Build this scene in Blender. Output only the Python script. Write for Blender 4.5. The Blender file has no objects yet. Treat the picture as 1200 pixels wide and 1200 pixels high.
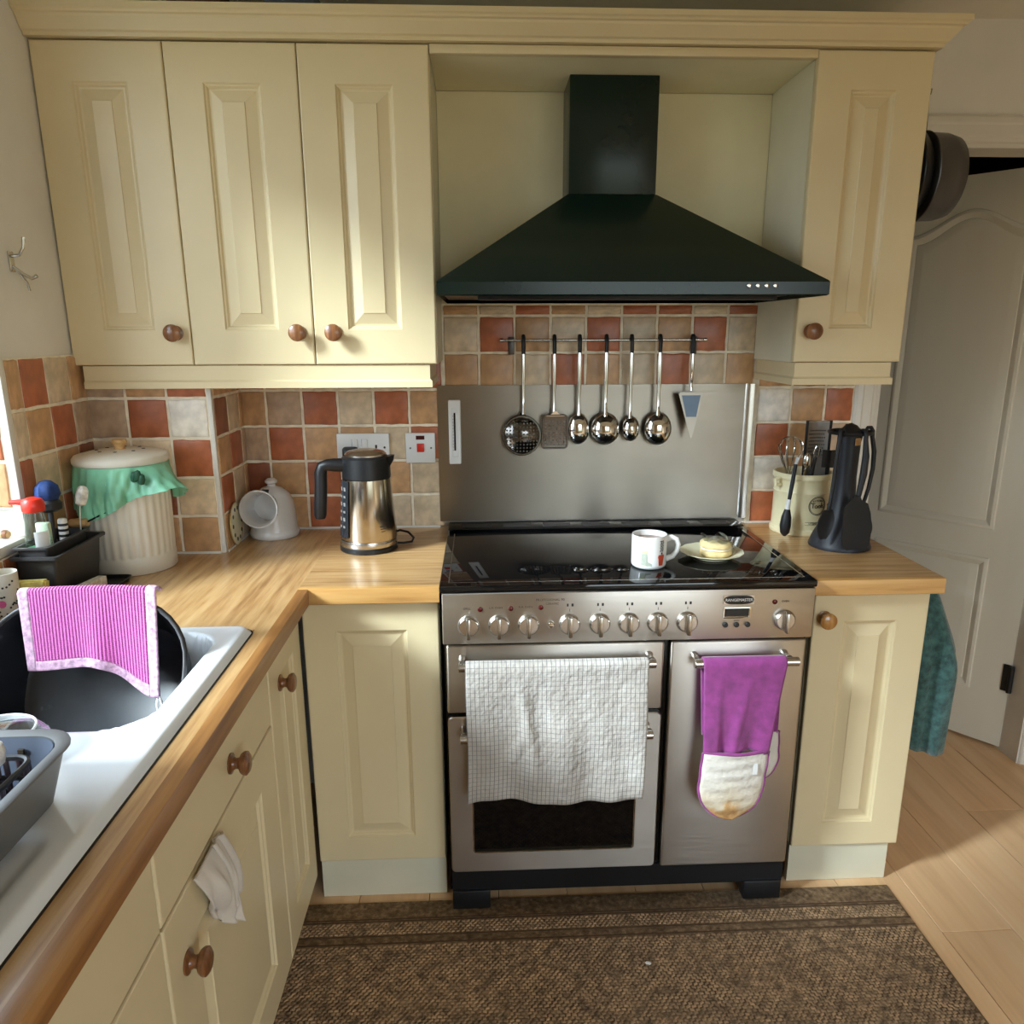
import bpy, bmesh, math, random
from mathutils import Vector, Matrix
random.seed(7)
C = bpy.context.scene.collection
SC = bpy.context.scene
PI = math.pi

# ------------------------------------------------------------------ camera
cam_d = bpy.data.cameras.new('camera')
cam = bpy.data.objects.new('camera', cam_d); C.objects.link(cam)
yaw, pit, rol = math.radians(2.6336), math.radians(14.5757), math.radians(-0.1671)
fw = Vector((math.sin(yaw)*math.cos(pit), math.cos(yaw)*math.cos(pit), -math.sin(pit)))
rt = Vector((math.cos(yaw), -math.sin(yaw), 0)); up = rt.cross(fw)
r2 = rt*math.cos(rol)+up*math.sin(rol); u2 = -rt*math.sin(rol)+up*math.cos(rol)
M = Matrix((r2, u2, -fw)).transposed().to_4x4()
M.translation = Vector((0.12231, -2.43032, 1.50233))
cam.matrix_world = M
cam_d.sensor_fit = 'HORIZONTAL'; cam_d.sensor_width = 36
cam_d.lens = 918.374/1200*36
cam_d.shift_x = -5.668/1200; cam_d.shift_y = 27.857/1200
cam_d.clip_start = .02
SC.camera = cam

# ------------------------------------------------------------------ view + sky + sun
SC.view_settings.view_transform = 'Standard'
SC.view_settings.look = 'None'
SC.view_settings.gamma = 1
SC.view_settings.use_curve_mapping = False
SC.view_settings.exposure = 0.28
SC.cycles.max_bounces = 10
SC.cycles.diffuse_bounces = 6
SC.cycles.glossy_bounces = 5
SC.cycles.transparent_max_bounces = 12
SC.cycles.use_denoising = True
SC.cycles.sample_clamp_indirect = 6

SKY, SUN = 6.8, 8.0
world = bpy.data.worlds.new('overcast_sky'); SC.world = world
world.use_nodes = True
nt = world.node_tree; nt.nodes.clear()
wo = nt.nodes.new('ShaderNodeOutputWorld'); bg = nt.nodes.new('ShaderNodeBackground')
tc = nt.nodes.new('ShaderNodeTexCoord'); sx = nt.nodes.new('ShaderNodeSeparateXYZ')
rp = nt.nodes.new('ShaderNodeValToRGB')
mr = nt.nodes.new('ShaderNodeMapRange'); mr.inputs[1].default_value = -1
nt.links.new(tc.outputs['Generated'], sx.inputs[0]); nt.links.new(sx.outputs[2], mr.inputs[0])
nt.links.new(mr.outputs[0], rp.inputs[0]); nt.links.new(rp.outputs[0], bg.inputs[0]); nt.links.new(bg.outputs[0], wo.inputs[0])
e = rp.color_ramp.elements
e[0].position = .42; e[0].color = (.10, .11, .08, 1)
e[1].position = .55; e[1].color = (.80, .90, 1.0, 1)
e.new(.50).color = (.30, .32, .30, 1); e.new(1.0).color = (.66, .82, 1.0, 1)
bg.inputs[1].default_value = SKY

sun_d = bpy.data.lights.new('hazy_sun', 'SUN'); sun = bpy.data.objects.new('hazy_sun', sun_d); C.objects.link(sun)
sun_d.energy = SUN; sun_d.angle = math.radians(14); sun_d.color = (.80, .92, 1.0)
sdir = Vector((1, .58, -.71)).normalized()
sun.rotation_euler = sdir.to_track_quat('-Z', 'Y').to_euler()
sun.location = (-3, -3, 4)

def portal(name, loc, rot, sx_, sy_):
    d = bpy.data.lights.new(name, 'AREA'); d.shape = 'RECTANGLE'; d.size = sx_; d.size_y = sy_
    d.cycles.is_portal = True
    o = bpy.data.objects.new(name, d); C.objects.link(o); o.location = loc; o.rotation_euler = rot
WY0, WY1, WZ0, WZ1 = -1.87, -.645, 1.055, 2.31          # window over the sink (left wall)
portal('window_portal', (-1.11, (WY0+WY1)/2, (WZ0+WZ1)/2), (0, -PI/2, 0), WZ1-WZ0, WY1-WY0)
RX0, RX1, RZ0, RZ1 = .5, 2.5, .4, 2.15                # glazed doors behind the camera
portal('rear_portal', ((RX0+RX1)/2, -4.46, (RZ0+RZ1)/2), (PI/2, 0, 0), RX1-RX0, RZ1-RZ0)

# ------------------------------------------------------------------ materials
def lin(c):
    return tuple(((v/255)/12.92 if v/255 <= .04045 else ((v/255+.055)/1.055)**2.4) for v in c)
def newmat(name):
    m = bpy.data.materials.new(name); m.use_nodes = True
    n = m.node_tree; b = n.nodes['Principled BSDF']
    return m, n, b
def noise(n, scale, detail=3, stretch=(1, 1, 1), rough=.5):
    t = n.nodes.new('ShaderNodeTexCoord'); mp = n.nodes.new('ShaderNodeMapping'); mp.inputs['Scale'].default_value = stretch
    ns = n.nodes.new('ShaderNodeTexNoise'); ns.inputs['Scale'].default_value = scale; ns.inputs['Detail'].default_value = detail
    ns.inputs['Roughness'].default_value = rough
    n.links.new(t.outputs['Object'], mp.inputs[0]); n.links.new(mp.outputs[0], ns.inputs[0])
    return ns
def ramp(n, src, stops):
    r = n.nodes.new('ShaderNodeValToRGB'); el = r.color_ramp.elements
    el[0].position, el[0].color = stops[0][0], (*lin(stops[0][1]), 1)
    el[1].position, el[1].color = stops[-1][0], (*lin(stops[-1][1]), 1)
    for p, c in stops[1:-1]: el.new(p).color = (*lin(c), 1)
    n.links.new(src, r.inputs[0]); return r
def bump(n, b, src, strength, dist=.002):
    bp = n.nodes.new('ShaderNodeBump'); bp.inputs['Strength'].default_value = strength; bp.inputs['Distance'].default_value = dist
    n.links.new(src, bp.inputs['Height']); n.links.new(bp.outputs[0], b.inputs['Normal'])
def pm(name, col, rough=.5, metal=0, var=.06, vs=6, bmp=0, bs=60, stretch=(1, 1, 1), coat=0, spec=.5, rnd=0, sheen=0, trans=0, ior=1.45, alpha=1):
    m, n, b = newmat(name)
    b.inputs['Roughness'].default_value = rough; b.inputs['Metallic'].default_value = metal
    b.inputs['Coat Weight'].default_value = coat; b.inputs['Coat Roughness'].default_value = .08
    b.inputs['Specular IOR Level'].default_value = spec
    b.inputs['Sheen Weight'].default_value = sheen
    b.inputs['Transmission Weight'].default_value = trans; b.inputs['IOR'].default_value = ior; b.inputs['Alpha'].default_value = alpha
    d = [max(0, v*(1-var)) for v in col]; l = [min(255, v*(1+var)) for v in col]
    ns = noise(n, vs, 4, stretch)
    r = ramp(n, ns.outputs[0], [(.3, d), (.7, l)])
    out = r.outputs[0]
    if rnd:
        oi = n.nodes.new('ShaderNodeObjectInfo'); hs = n.nodes.new('ShaderNodeHueSaturation')
        m2 = n.nodes.new('ShaderNodeMapRange'); m2.inputs[3].default_value = 1-rnd; m2.inputs[4].default_value = 1+rnd
        n.links.new(oi.outputs['Random'], m2.inputs[0]); n.links.new(m2.outputs[0], hs.inputs['Value']); n.links.new(out, hs.inputs['Color'])
        out = hs.outputs[0]
    n.links.new(out, b.inputs['Base Color'])
    if bmp:
        bump(n, b, noise(n, bs, 3, stretch).outputs[0], bmp)
    return m
def wood(name, stops, axis, rough=.35, scale=1, bmp=.15, coat=0):
    st = [9, 9, 9]; st[axis] = .7
    m, n, b = newmat(name)
    a = noise(n, 6*scale, 5, st, .6)
    f = noise(n, 40*scale, 3, [1 if i != axis else .03 for i in range(3)], .6)
    mx = n.nodes.new('ShaderNodeMix'); mx.data_type = 'FLOAT'; mx.inputs[0].default_value = .45
    n.links.new(a.outputs[0], mx.inputs[2]); n.links.new(f.outputs[0], mx.inputs[3])
    r = ramp(n, mx.outputs[0], stops)
    oi = n.nodes.new('ShaderNodeObjectInfo'); hs = n.nodes.new('ShaderNodeHueSaturation')
    m2 = n.nodes.new('ShaderNodeMapRange'); m2.inputs[3].default_value = .9; m2.inputs[4].default_value = 1.08
    n.links.new(oi.outputs['Random'], m2.inputs[0]); n.links.new(m2.outputs[0], hs.inputs['Value']); n.links.new(r.outputs[0], hs.inputs['Color'])
    n.links.new(hs.outputs[0], b.inputs['Base Color'])
    b.inputs['Roughness'].default_value = rough; b.inputs['Coat Weight'].default_value = coat; b.inputs['Coat Roughness'].default_value = .15
    if bmp: bump(n, b, mx.outputs[0], bmp, .001)
    return m
def brushed(name, col, rough, axis, aniso=True):
    m, n, b = newmat(name)
    b.inputs['Metallic'].default_value = 1
    st = [1, 1, 1]; st[axis] = .02
    f = noise(n, 400, 2, st, .6); g_ = noise(n, 3, 3)
    r = ramp(n, g_.outputs[0], [(.3, [v*.93 for v in col]), (.7, [min(255, v*1.05) for v in col])])
    n.links.new(r.outputs[0], b.inputs['Base Color'])
    mr_ = n.nodes.new('ShaderNodeMapRange'); mr_.inputs[3].default_value = rough-.07; mr_.inputs[4].default_value = rough+.1
    n.links.new(f.outputs[0], mr_.inputs[0]); n.links.new(mr_.outputs[0], b.inputs['Roughness'])
    bump(n, b, f.outputs[0], .05, .0004)
    if aniso and axis == 0:
        b.inputs['Anisotropic'].default_value = .8; cv = n.nodes.new('ShaderNodeCombineXYZ'); cv.inputs[2].default_value = 1; n.links.new(cv.outputs[0], b.inputs['Tangent'])
    return m
def thin(name, col, gloss=.08):
    m, n, b = newmat(name); n.nodes.remove(b)
    o = n.nodes['Material Output']; t = n.nodes.new('ShaderNodeBsdfTransparent'); g_ = n.nodes.new('ShaderNodeBsdfGlossy')
    g_.inputs['Roughness'].default_value = .03; t.inputs[0].default_value = (*lin(col), 1)
    x = n.nodes.new('ShaderNodeMixShader'); lw = n.nodes.new('ShaderNodeLayerWeight'); fr = n.nodes.new('ShaderNodeMath'); fr.operation = 'POWER'; fr.inputs[1].default_value = 4
    n.links.new(lw.outputs['Facing'], fr.inputs[0])
    ns = noise(n, 3, 1); ad = n.nodes.new('ShaderNodeMath'); ad.operation = 'MULTIPLY_ADD'; ad.inputs[1].default_value = gloss
    n.links.new(ns.outputs[0], ad.inputs[0]); n.links.new(fr.outputs[0], ad.inputs[2])
    n.links.new(ad.outputs[0], x.inputs[0]); n.links.new(t.outputs[0], x.inputs[1]); n.links.new(g_.outputs[0], x.inputs[2]); n.links.new(x.outputs[0], o.inputs[0])
    return m

CREAM = (222, 204, 164)
m_cab = pm('cream_cabinet_paint', CREAM, .32, var=.02, vs=3, bmp=.03, bs=25, spec=.5)
m_plinth = pm('pale_plinth', (214, 208, 184), .5, var=.02)
m_carc = pm('cream_melamine', (228, 220, 194), .45, var=.02)
m_niche = pm('cream_board', (240, 231, 196), .6, var=.02)
m_wall = pm('white_wall_paint', (226, 222, 214), .8, var=.03, vs=4, bmp=.12, bs=90)
m_ceil = pm('ceiling_paint', (226, 220, 208), .85, var=.02)
m_rearwall = pm('warm_wall_paint', (206, 188, 160), .8, var=.05)
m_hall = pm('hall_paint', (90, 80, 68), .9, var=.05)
m_trimw = pm('white_gloss_paint', (222, 217, 208), .4, var=.03, bmp=.05, bs=40)
m_leaf = pm('door_white_paint', (222, 215, 198), .3, var=.02, bmp=.06, bs=120, stretch=(1, 1, .15))
m_grout = pm('cream_grout', (242, 228, 206), .85, var=.08, vs=30, bmp=.2, bs=200)
def tilem(name, col): return pm(name, col, .33, var=.13, vs=22, bmp=.12, bs=40, rnd=.10)
T = dict(o=tilem('terracotta_glaze', (172, 100, 66)), c=tilem('pale_cream_glaze', (208, 186, 156)), t=tilem('tan_glaze', (190, 148, 106)),
         p=tilem('pink_grey_glaze', (188, 160, 134)), w=tilem('white_glaze', (222, 214, 202)), d=tilem('dark_terracotta_glaze', (136, 80, 54)))
m_oakx = wood('oak_worktop_x', [(.30, (134, 94, 56)), (.44, (174, 132, 84)), (.54, (192, 152, 102)), (.72, (206, 170, 122))], 0, .32, 1.3, .1, coat=.25)
m_oaky = wood('oak_worktop_y', [(.30, (134, 94, 56)), (.44, (174, 132, 84)), (.54, (192, 152, 102)), (.72, (206, 170, 122))], 1, .32, 1.3, .1, coat=.25)
m_oakedge = wood('oak_edge', [(.3, (112, 70, 36)), (.5, (164, 112, 60)), (.72, (196, 146, 88))], 1, .35, .8, .1, coat=.2)
m_oakedgex = wood('oak_edge_x', [(.3, (150, 100, 50)), (.5, (200, 150, 86)), (.72, (218, 172, 108))], 0, .35, .8, .1, coat=.2)
m_plank = wood('laminate_plank', [(.25, (198, 152, 110)), (.5, (234, 192, 146)), (.75, (244, 212, 172))], 1, .42, .35, .05)
m_knob = wood('turned_wood_knob', [(.3, (82, 48, 26)), (.5, (124, 78, 44)), (.7, (160, 108, 66))], 2, .3, 2, .05, coat=.3)
m_knobl = wood('varnished_knob', [(.3, (120, 74, 32)), (.5, (176, 122, 60)), (.7, (204, 154, 88))], 2, .22, 2, .05, coat=.5)
m_pine = wood('pale_wood', [(.3, (176, 130, 80)), (.5, (206, 164, 110)), (.7, (222, 186, 134))], 0, .45, 2, .05)
m_gap = pm('dark_gap', (40, 32, 22), .9, var=.1)
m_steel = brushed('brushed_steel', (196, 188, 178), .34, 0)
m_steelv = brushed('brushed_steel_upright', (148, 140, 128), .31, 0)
m_kettle = brushed('kettle_steel', (196, 186, 170), .16, 2)
m_chrome = pm('chrome', (220, 218, 214), .07, metal=1, var=.02)
m_satin = pm('satin_metal', (200, 196, 190), .24, metal=1, var=.03)
m_darkmetal = pm('grey_pan_metal', (92, 88, 86), .38, metal=.7, var=.08, bmp=.05)
m_nonstick = pm('black_nonstick', (26, 25, 25), .35, var=.15)
m_grater = pm('dull_grater_steel', (150, 146, 142), .45, metal=.6, var=.06)
m_dkchrome = pm('dark_chrome', (104, 100, 96), .14, metal=1, var=.04)
m_brass = pm('brass', (196, 158, 84), .25, metal=1, var=.05)
m_hob = pm('hob_black_glass', (9, 9, 10), .035, var=.2, spec=.6)
m_blkgloss = pm('black_gloss_enamel', (14, 14, 15), .14, var=.2)
m_blk = pm('black_plastic', (22, 22, 24), .42, var=.15, bmp=.05, bs=150)
m_blkcone = pm('black_stand_plastic', (36, 38, 45), .48, var=.1)
m_blksoft = pm('black_silicone', (25, 25, 28), .5, var=.12)
def bowl_mat():
    m, n, b = newmat('black_bowl_plastic')
    a = noise(n, 16, 6, rough=.7); r = ramp(n, a.outputs[0], [(.45, (25, 25, 29)), (.62, (34, 34, 38)), (.74, (84, 84, 88))])
    n.links.new(r.outputs[0], b.inputs['Base Color']); b.inputs['Roughness'].default_value = .36; bump(n, b, noise(n, 60).outputs[0], .05); return m
m_blkbowl = bowl_mat()
m_green = pm('dark_green_enamel', (16, 34, 28), .24, var=.08, spec=.45)
m_white = pm('white_plastic', (226, 226, 224), .35, var=.02)
m_red = pm('red_plastic', (208, 48, 32), .35, var=.04)
m_redlamp = pm('red_lamp_lens', (72, 16, 14), .25, var=.06)
m_sink = pm('white_ceramic', (234, 236, 238), .16, var=.015, vs=3, coat=.3)
m_potw = pm('white_glazed_pot', (206, 202, 198), .2, var=.03, coat=.3)
m_bin = pm('cream_enamel', (226, 219, 204), .35, var=.04, bmp=.05)
m_jar = pm('cream_jar_enamel', (240, 229, 188), .3, var=.03)
m_bag = pm('green_film', (138, 206, 170), .35, var=.12, vs=12, bmp=.4, bs=30, trans=.15)
m_baggd = pm('dark_green_film', (36, 84, 62), .4, var=.15)
m_grey = pm('grey_plastic', (104, 104, 104), .42, var=.05)
m_bluegrey = pm('blue_grey_plastic', (98, 106, 122), .4, var=.05)
m_dkgrey = pm('dark_grey_plastic', (54, 52, 52), .42, var=.07)
m_purple = pm('purple_cotton', (132, 52, 116), .85, var=.1, vs=40, bmp=.3, bs=180, sheen=.3)
m_quilt = pm('stained_quilted_cotton', (214, 204, 188), .9, var=.1, vs=14, bmp=.5, bs=110, sheen=.2)
def stained():
    m, n, b = newmat('stained_quilted_cotton')
    t = n.nodes.new('ShaderNodeTexCoord'); sp = n.nodes.new('ShaderNodeSeparateXYZ'); n.links.new(t.outputs['Object'], sp.inputs[0])
    mz = n.nodes.new('ShaderNodeMapRange'); mz.inputs[1].default_value = -.27; mz.inputs[2].default_value = -.40; n.links.new(sp.outputs[2], mz.inputs[0])
    ns = noise(n, 22, 4); ml = n.nodes.new('ShaderNodeMath'); ml.operation = 'MULTIPLY'; n.links.new(mz.outputs[0], ml.inputs[0]); n.links.new(ns.outputs[0], ml.inputs[1])
    r = ramp(n, ml.outputs[0], [(.05, (210, 203, 192)), (.36, (198, 182, 156)), (.47, (186, 146, 96)), (.62, (150, 108, 62))])
    n.links.new(r.outputs[0], b.inputs['Base Color']); b.inputs['Roughness'].default_value = .9
    bump(n, b, noise(n, 90, 4).outputs[0], .6, .004); return m
m_quilt = stained()
m_teal = pm('teal_towelling', (56, 88, 85), .95, var=.25, vs=60, bmp=.8, bs=220, sheen=.4)
m_rag = pm('white_rag', (206, 196, 184), .9, var=.05, bmp=.3, bs=150, sheen=.2)
m_blue = pm('blue_bristle', (20, 48, 98), .7, var=.2, vs=60, bmp=.5)
m_yel = pm('yellow_sponge', (240, 214, 126), .9, var=.12, vs=50, bmp=.8, bs=160)
m_soap = pm('pinkish_wood', (204, 160, 128), .6, var=.06)
m_bristle = pm('white_bristle', (226, 220, 212), .8, var=.12, vs=80, bmp=.6, bs=220)
m_china = pm('white_china', (236, 236, 234), .18, var=.01, coat=.3)
m_cplate = pm('cream_china', (228, 222, 190), .2, var=.03, coat=.3)
m_bread = pm('pale_bread', (232, 206, 152), .8, var=.12, vs=30, bmp=.4, bs=120)
m_fill = pm('white_filling', (244, 238, 224), .6, var=.04)
m_coffee = pm('milky_tea', (120, 84, 56), .2, var=.05)
m_clear = thin('clear_plastic', (236, 240, 242))
m_glass = thin('window_glass', (250, 252, 252), .02)
m_liq = pm('green_soap_liquid', (96, 150, 112), .2, var=.05)
m_tintglass = pm('smoked_gauge', (40, 42, 46), .1, var=.3, vs=20)
m_ink = pm('black_ink', (34, 32, 30), .6, var=.05)
m_inkbrown = pm('brown_ink', (70, 58, 44), .6, var=.05)
m_limeprint = pm('lime_print', (206, 216, 160), .35, var=.05)
m_greyprint = pm('grey_green_print', (168, 172, 158), .35, var=.08, vs=60)
m_redprint = pm('red_print', (190, 74, 48), .35, var=.08, vs=60)
m_pinkprint = pm('pink_print', (214, 92, 140), .35, var=.08)
m_silver = pm('silver_print', (206, 204, 200), .3, metal=.6, var=.03)
m_screen = pm('dark_display', (16, 17, 18), .1, var=.1)
m_gold = pm('gold_edge', (196, 170, 110), .3, metal=.4, var=.06)
m_dkred = pm('dark_red_brown_box', (74, 44, 34), .7, var=.1)
m_slate = pm('slate_blue_box', (82, 92, 108), .7, var=.08)

def towel_mat():
    m, n, b = newmat('white_check_cotton')
    t = n.nodes.new('ShaderNodeTexCoord'); s = n.nodes.new('ShaderNodeSeparateXYZ'); n.links.new(t.outputs['UV'], s.inputs[0])
    outs = []
    for i, k in ((0, 41), (1, 50)):
        a = n.nodes.new('ShaderNodeMath'); a.operation = 'MULTIPLY'; a.inputs[1].default_value = k
        f = n.nodes.new('ShaderNodeMath'); f.operation = 'FRACT'; g_ = n.nodes.new('ShaderNodeMath'); g_.operation = 'LESS_THAN'; g_.inputs[1].default_value = .14 if i == 0 else .07
        n.links.new(s.outputs[i], a.inputs[0]); n.links.new(a.outputs[0], f.inputs[0]); n.links.new(f.outputs[0], g_.inputs[0]); outs.append(g_)
    mx = n.nodes.new('ShaderNodeMath'); mx.operation = 'MAXIMUM'; n.links.new(outs[0].outputs[0], mx.inputs[0]); n.links.new(outs[1].outputs[0], mx.inputs[1])
    ns = noise(n, 12, 3); base = ramp(n, ns.outputs[0], [(.35, (168, 160, 150)), (.65, (182, 176, 168))])
    mc = n.nodes.new('ShaderNodeMix'); mc.data_type = 'RGBA'; n.links.new(mx.outputs[0], mc.inputs[0]); n.links.new(base.outputs[0], mc.inputs[6]); mc.inputs[7].default_value = (*lin((112, 108, 108)), 1)
    n.links.new(mc.outputs[2], b.inputs['Base Color']); b.inputs['Roughness'].default_value = .92; b.inputs['Sheen Weight'].default_value = .2
    bump(n, b, noise(n, 55, 4).outputs[0], .8, .007)
    return m
m_towel = towel_mat()
def knit_mat(name, dark, light, ku, kv):
    m, n, b = newmat(name)
    t = n.nodes.new('ShaderNodeTexCoord'); mp = n.nodes.new('ShaderNodeMapping'); mp.inputs['Scale'].default_value = (ku, kv, 1)
    n.links.new(t.outputs['UV'], mp.inputs[0])
    s = n.nodes.new('ShaderNodeSeparateXYZ'); n.links.new(mp.outputs[0], s.inputs[0])
    hs = []
    for i in (0, 1):
        a = n.nodes.new('ShaderNodeMath'); a.operation = 'SINE'; k = n.nodes.new('ShaderNodeMath'); k.operation = 'MULTIPLY'; k.inputs[1].default_value = 2*PI
        n.links.new(s.outputs[i], k.inputs[0]); n.links.new(k.outputs[0], a.inputs[0]); hs.append(a)
    ad = n.nodes.new('ShaderNodeMath'); ad.operation = 'MULTIPLY_ADD'; ad.inputs[1].default_value = .35
    n.links.new(hs[1].outputs[0], ad.inputs[0]); n.links.new(hs[0].outputs[0], ad.inputs[2])
    mr_ = n.nodes.new('ShaderNodeMapRange'); mr_.inputs[1].default_value = -1.3; mr_.inputs[2].default_value = 1.3; n.links.new(ad.outputs[0], mr_.inputs[0])
    r = ramp(n, mr_.outputs[0], [(.1, dark), (.55, light)])
    n.links.new(r.outputs[0], b.inputs['Base Color']); b.inputs['Roughness'].default_value = .9; b.inputs['Sheen Weight'].default_value = .3
    bump(n, b, mr_.outputs[0], 1.0, .003)
    return m
m_pink = knit_mat('pink_knit_cotton', (176, 60, 140), (226, 112, 192), 36, 40)
m_crochet = pm('white_pink_crochet', (206, 166, 190), .9, var=.2, vs=110, bmp=1, bs=150)
def rug_mat():
    m, n, b = newmat('brown_woven_rug')
    a = noise(n, 90, 4); c_ = noise(n, 6, 3)
    r = ramp(n, a.outputs[0], [(.3, (100, 78, 54)), (.52, (138, 114, 86)), (.72, (174, 150, 120))])
    r2_ = ramp(n, c_.outputs[0], [(.35, (205, 200, 196)), (.65, (255, 252, 250))])
    mx = n.nodes.new('ShaderNodeMix'); mx.data_type = 'RGBA'; mx.blend_type = 'MULTIPLY'; mx.inputs[0].default_value = 1
    n.links.new(r.outputs[0], mx.inputs[6]); n.links.new(r2_.outputs[0], mx.inputs[7]); n.links.new(mx.outputs[2], b.inputs['Base Color'])
    b.inputs['Roughness'].default_value = .95; bump(n, b, noise(n, 300, 3).outputs[0], .5, .002)
    return m
m_rug = rug_mat()
m_rugd = pm('dark_rug_line', (84, 64, 46), .95, var=.15, vs=80, bmp=.5, bs=200)
m_tuft = pm('rug_tuft_yarn', (146, 120, 92), .95, var=.3, vs=45, bmp=.4, bs=220)

# ------------------------------------------------------------------ mesh helpers
W0 = {}                                     # world origin of every parent object
class MB:
    def __init__(s): s.bm = bmesh.new(); s.uv = None
    def face(s, vs):
        try: return s.bm.faces.new(vs)
        except ValueError: return None
    def box(s, x0, x1, y0, y1, z0, z1, bev=0, seg=2):
        v = [s.bm.verts.new((x, y, z)) for x in (x0, x1) for y in (y0, y1) for z in (z0, z1)]
        fs = [s.bm.faces.new([v[i] for i in f]) for f in ((0, 1, 3, 2), (4, 6, 7, 5), (0, 4, 5, 1), (2, 3, 7, 6), (0, 2, 6, 4), (1, 5, 7, 3))]
        if bev:
            es = set(e for f in fs for e in f.edges)
            bmesh.ops.bevel(s.bm, geom=list(es), offset=bev, segments=seg, affect='EDGES', profile=.5)
        return s
    def obox(s, o, ex, ey, ez):             # oriented box from centre and half vectors
        o, ex, ey, ez = map(Vector, (o, ex, ey, ez))
        v = [s.bm.verts.new(o+ex*a+ey*b+ez*c) for a in (-1, 1) for b in (-1, 1) for c in (-1, 1)]
        for f in ((0, 1, 3, 2), (4, 6, 7, 5), (0, 4, 5, 1), (2, 3, 7, 6), (0, 2, 6, 4), (1, 5, 7, 3)): s.bm.faces.new([v[i] for i in f])
        return s
    def lathe(s, prof, o=(0, 0, 0), ax=(0, 0, 1), n=28, cap0=True, cap1=True, wob=None):
        o = Vector(o); ax = Vector(ax).normalized()
        t = Vector((1, 0, 0)) if abs(ax.x) < .9 else Vector((0, 1, 0))
        a = (t-ax*t.dot(ax)).normalized(); b = ax.cross(a)
        rings = []
        for r, h in prof:
            if r < 1e-6: rings.append([s.bm.verts.new(o+ax*h)])
            else:
                rings.append([s.bm.verts.new(o+ax*h+(a*math.cos(q)+b*math.sin(q))*(r*(wob(q, h) if wob else 1))) for q in [2*PI*i/n for i in range(n)]])
        for p, q in zip(rings, rings[1:]):
            if len(p) == 1 and len(q) == 1: continue
            for i in range(n):
                j = (i+1) % n
                if len(p) == 1: s.face([p[0], q[i], q[j]])
                elif len(q) == 1: s.face([p[i], p[j], q[0]])
                else: s.face([p[i], p[j], q[j], q[i]])
        if cap0 and len(rings[0]) > 1: s.face(rings[0][::-1])
        if cap1 and len(rings[-1]) > 1: s.face(rings[-1])
        return s
    def tube(s, pts, r, n=8, closed=False, flat=1.0, flatdir=None):
        P = [Vector(p) for p in pts]; k = len(P)
        R = r if isinstance(r, (list, tuple)) else [r]*k
        tang = []
        for i in range(k):
            d = (P[(i+1) % k]-P[i-1]) if closed else (P[min(i+1, k-1)]-P[max(i-1, 0)])
            tang.append(d.normalized())
        a = Vector(flatdir) if flatdir else (Vector((0, 0, 1)) if abs(tang[0].z) < .9 else Vector((1, 0, 0)))
        rings = []
        for i in range(k):
            a = (a-tang[i]*a.dot(tang[i]))
            if a.length < 1e-6: a = Vector((1, .3, .2)).cross(tang[i])
            a.normalize(); b = tang[i].cross(a)
            rings.append([s.bm.verts.new(P[i]+(a*math.cos(q)*flat+b*math.sin(q))*R[i]) for q in [2*PI*j/n for j in range(n)]])
        for i in range(k if closed else k-1):
            p, q = rings[i], rings[(i+1) % k]
            for j in range(n): s.face([p[j], p[(j+1) % n], q[(j+1) % n], q[j]])
        if not closed: s.face(rings[0][::-1]); s.face(rings[-1])
        return s
    def prism(s, poly, fn, d0, d1):         # poly: 2D points; fn(a,b,d) -> world
        a = [s.bm.verts.new(fn(p[0], p[1], d0)) for p in poly]; b = [s.bm.verts.new(fn(p[0], p[1], d1)) for p in poly]
        s.face(a[::-1]); s.face(b); n = len(poly)
        for i in range(n): s.face([a[i], a[(i+1) % n], b[(i+1) % n], b[i]])
        return s
    def loft(s, rings, closed=True, cap0=True, cap1=True):
        R = [[s.bm.verts.new(p) for p in r] for r in rings]; n = len(R[0])
        for p, q in zip(R, R[1:]):
            for i in range(n if closed else n-1): s.face([p[i], p[(i+1) % n], q[(i+1) % n], q[i]])
        if cap0: s.face(R[0][::-1])
        if cap1: s.face(R[-1])
        return s
    def sheet(s, f, nu, nv, t=.003):        # f(u,v)->point; closed slab of thickness t
        if s.uv is None: s.uv = s.bm.loops.layers.uv.new('UVMap')
        P = [[Vector(f(i/nu, j/nv)) for j in range(nv+1)] for i in range(nu+1)]
        A, B = [], []
        for i in range(nu+1):
            ra, rb = [], []
            for j in range(nv+1):
                du = P[min(i+1, nu)][j]-P[max(i-1, 0)][j]; dv = P[i][min(j+1, nv)]-P[i][max(j-1, 0)]
                nn = du.cross(dv); nn = nn.normalized() if nn.length > 1e-12 else Vector((0, 0, 1))
                ra.append(s.bm.verts.new(P[i][j]+nn*t/2)); rb.append(s.bm.verts.new(P[i][j]-nn*t/2))
            A.append(ra); B.append(rb)
        def q(vs, uvs):
            fa = s.face(vs)
            if fa:
                for l, w in zip(fa.loops, uvs): l[s.uv].uv = w
        for i in range(nu):
            for j in range(nv):
                uv = [(i/nu, j/nv), ((i+1)/nu, j/nv), ((i+1)/nu, (j+1)/nv), (i/nu, (j+1)/nv)]
                q([A[i][j], A[i+1][j], A[i+1][j+1], A[i][j+1]], uv)
                q([B[i][j+1], B[i+1][j+1], B[i+1][j], B[i][j]], [uv[3], uv[2], uv[1], uv[0]])
        for i in range(nu):
            for j in (0, nv): q([A[i][j], A[i+1][j], B[i+1][j], B[i][j]] if j else [B[i][j], B[i+1][j], A[i+1][j], A[i][j]], [(i/nu, j/nv)]*4)
        for j in range(nv):
            for i in (0, nu): q([A[i][j], A[i][j+1], B[i][j+1], B[i][j]], [(i/nu, j/nv)]*4)
        return s
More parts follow.
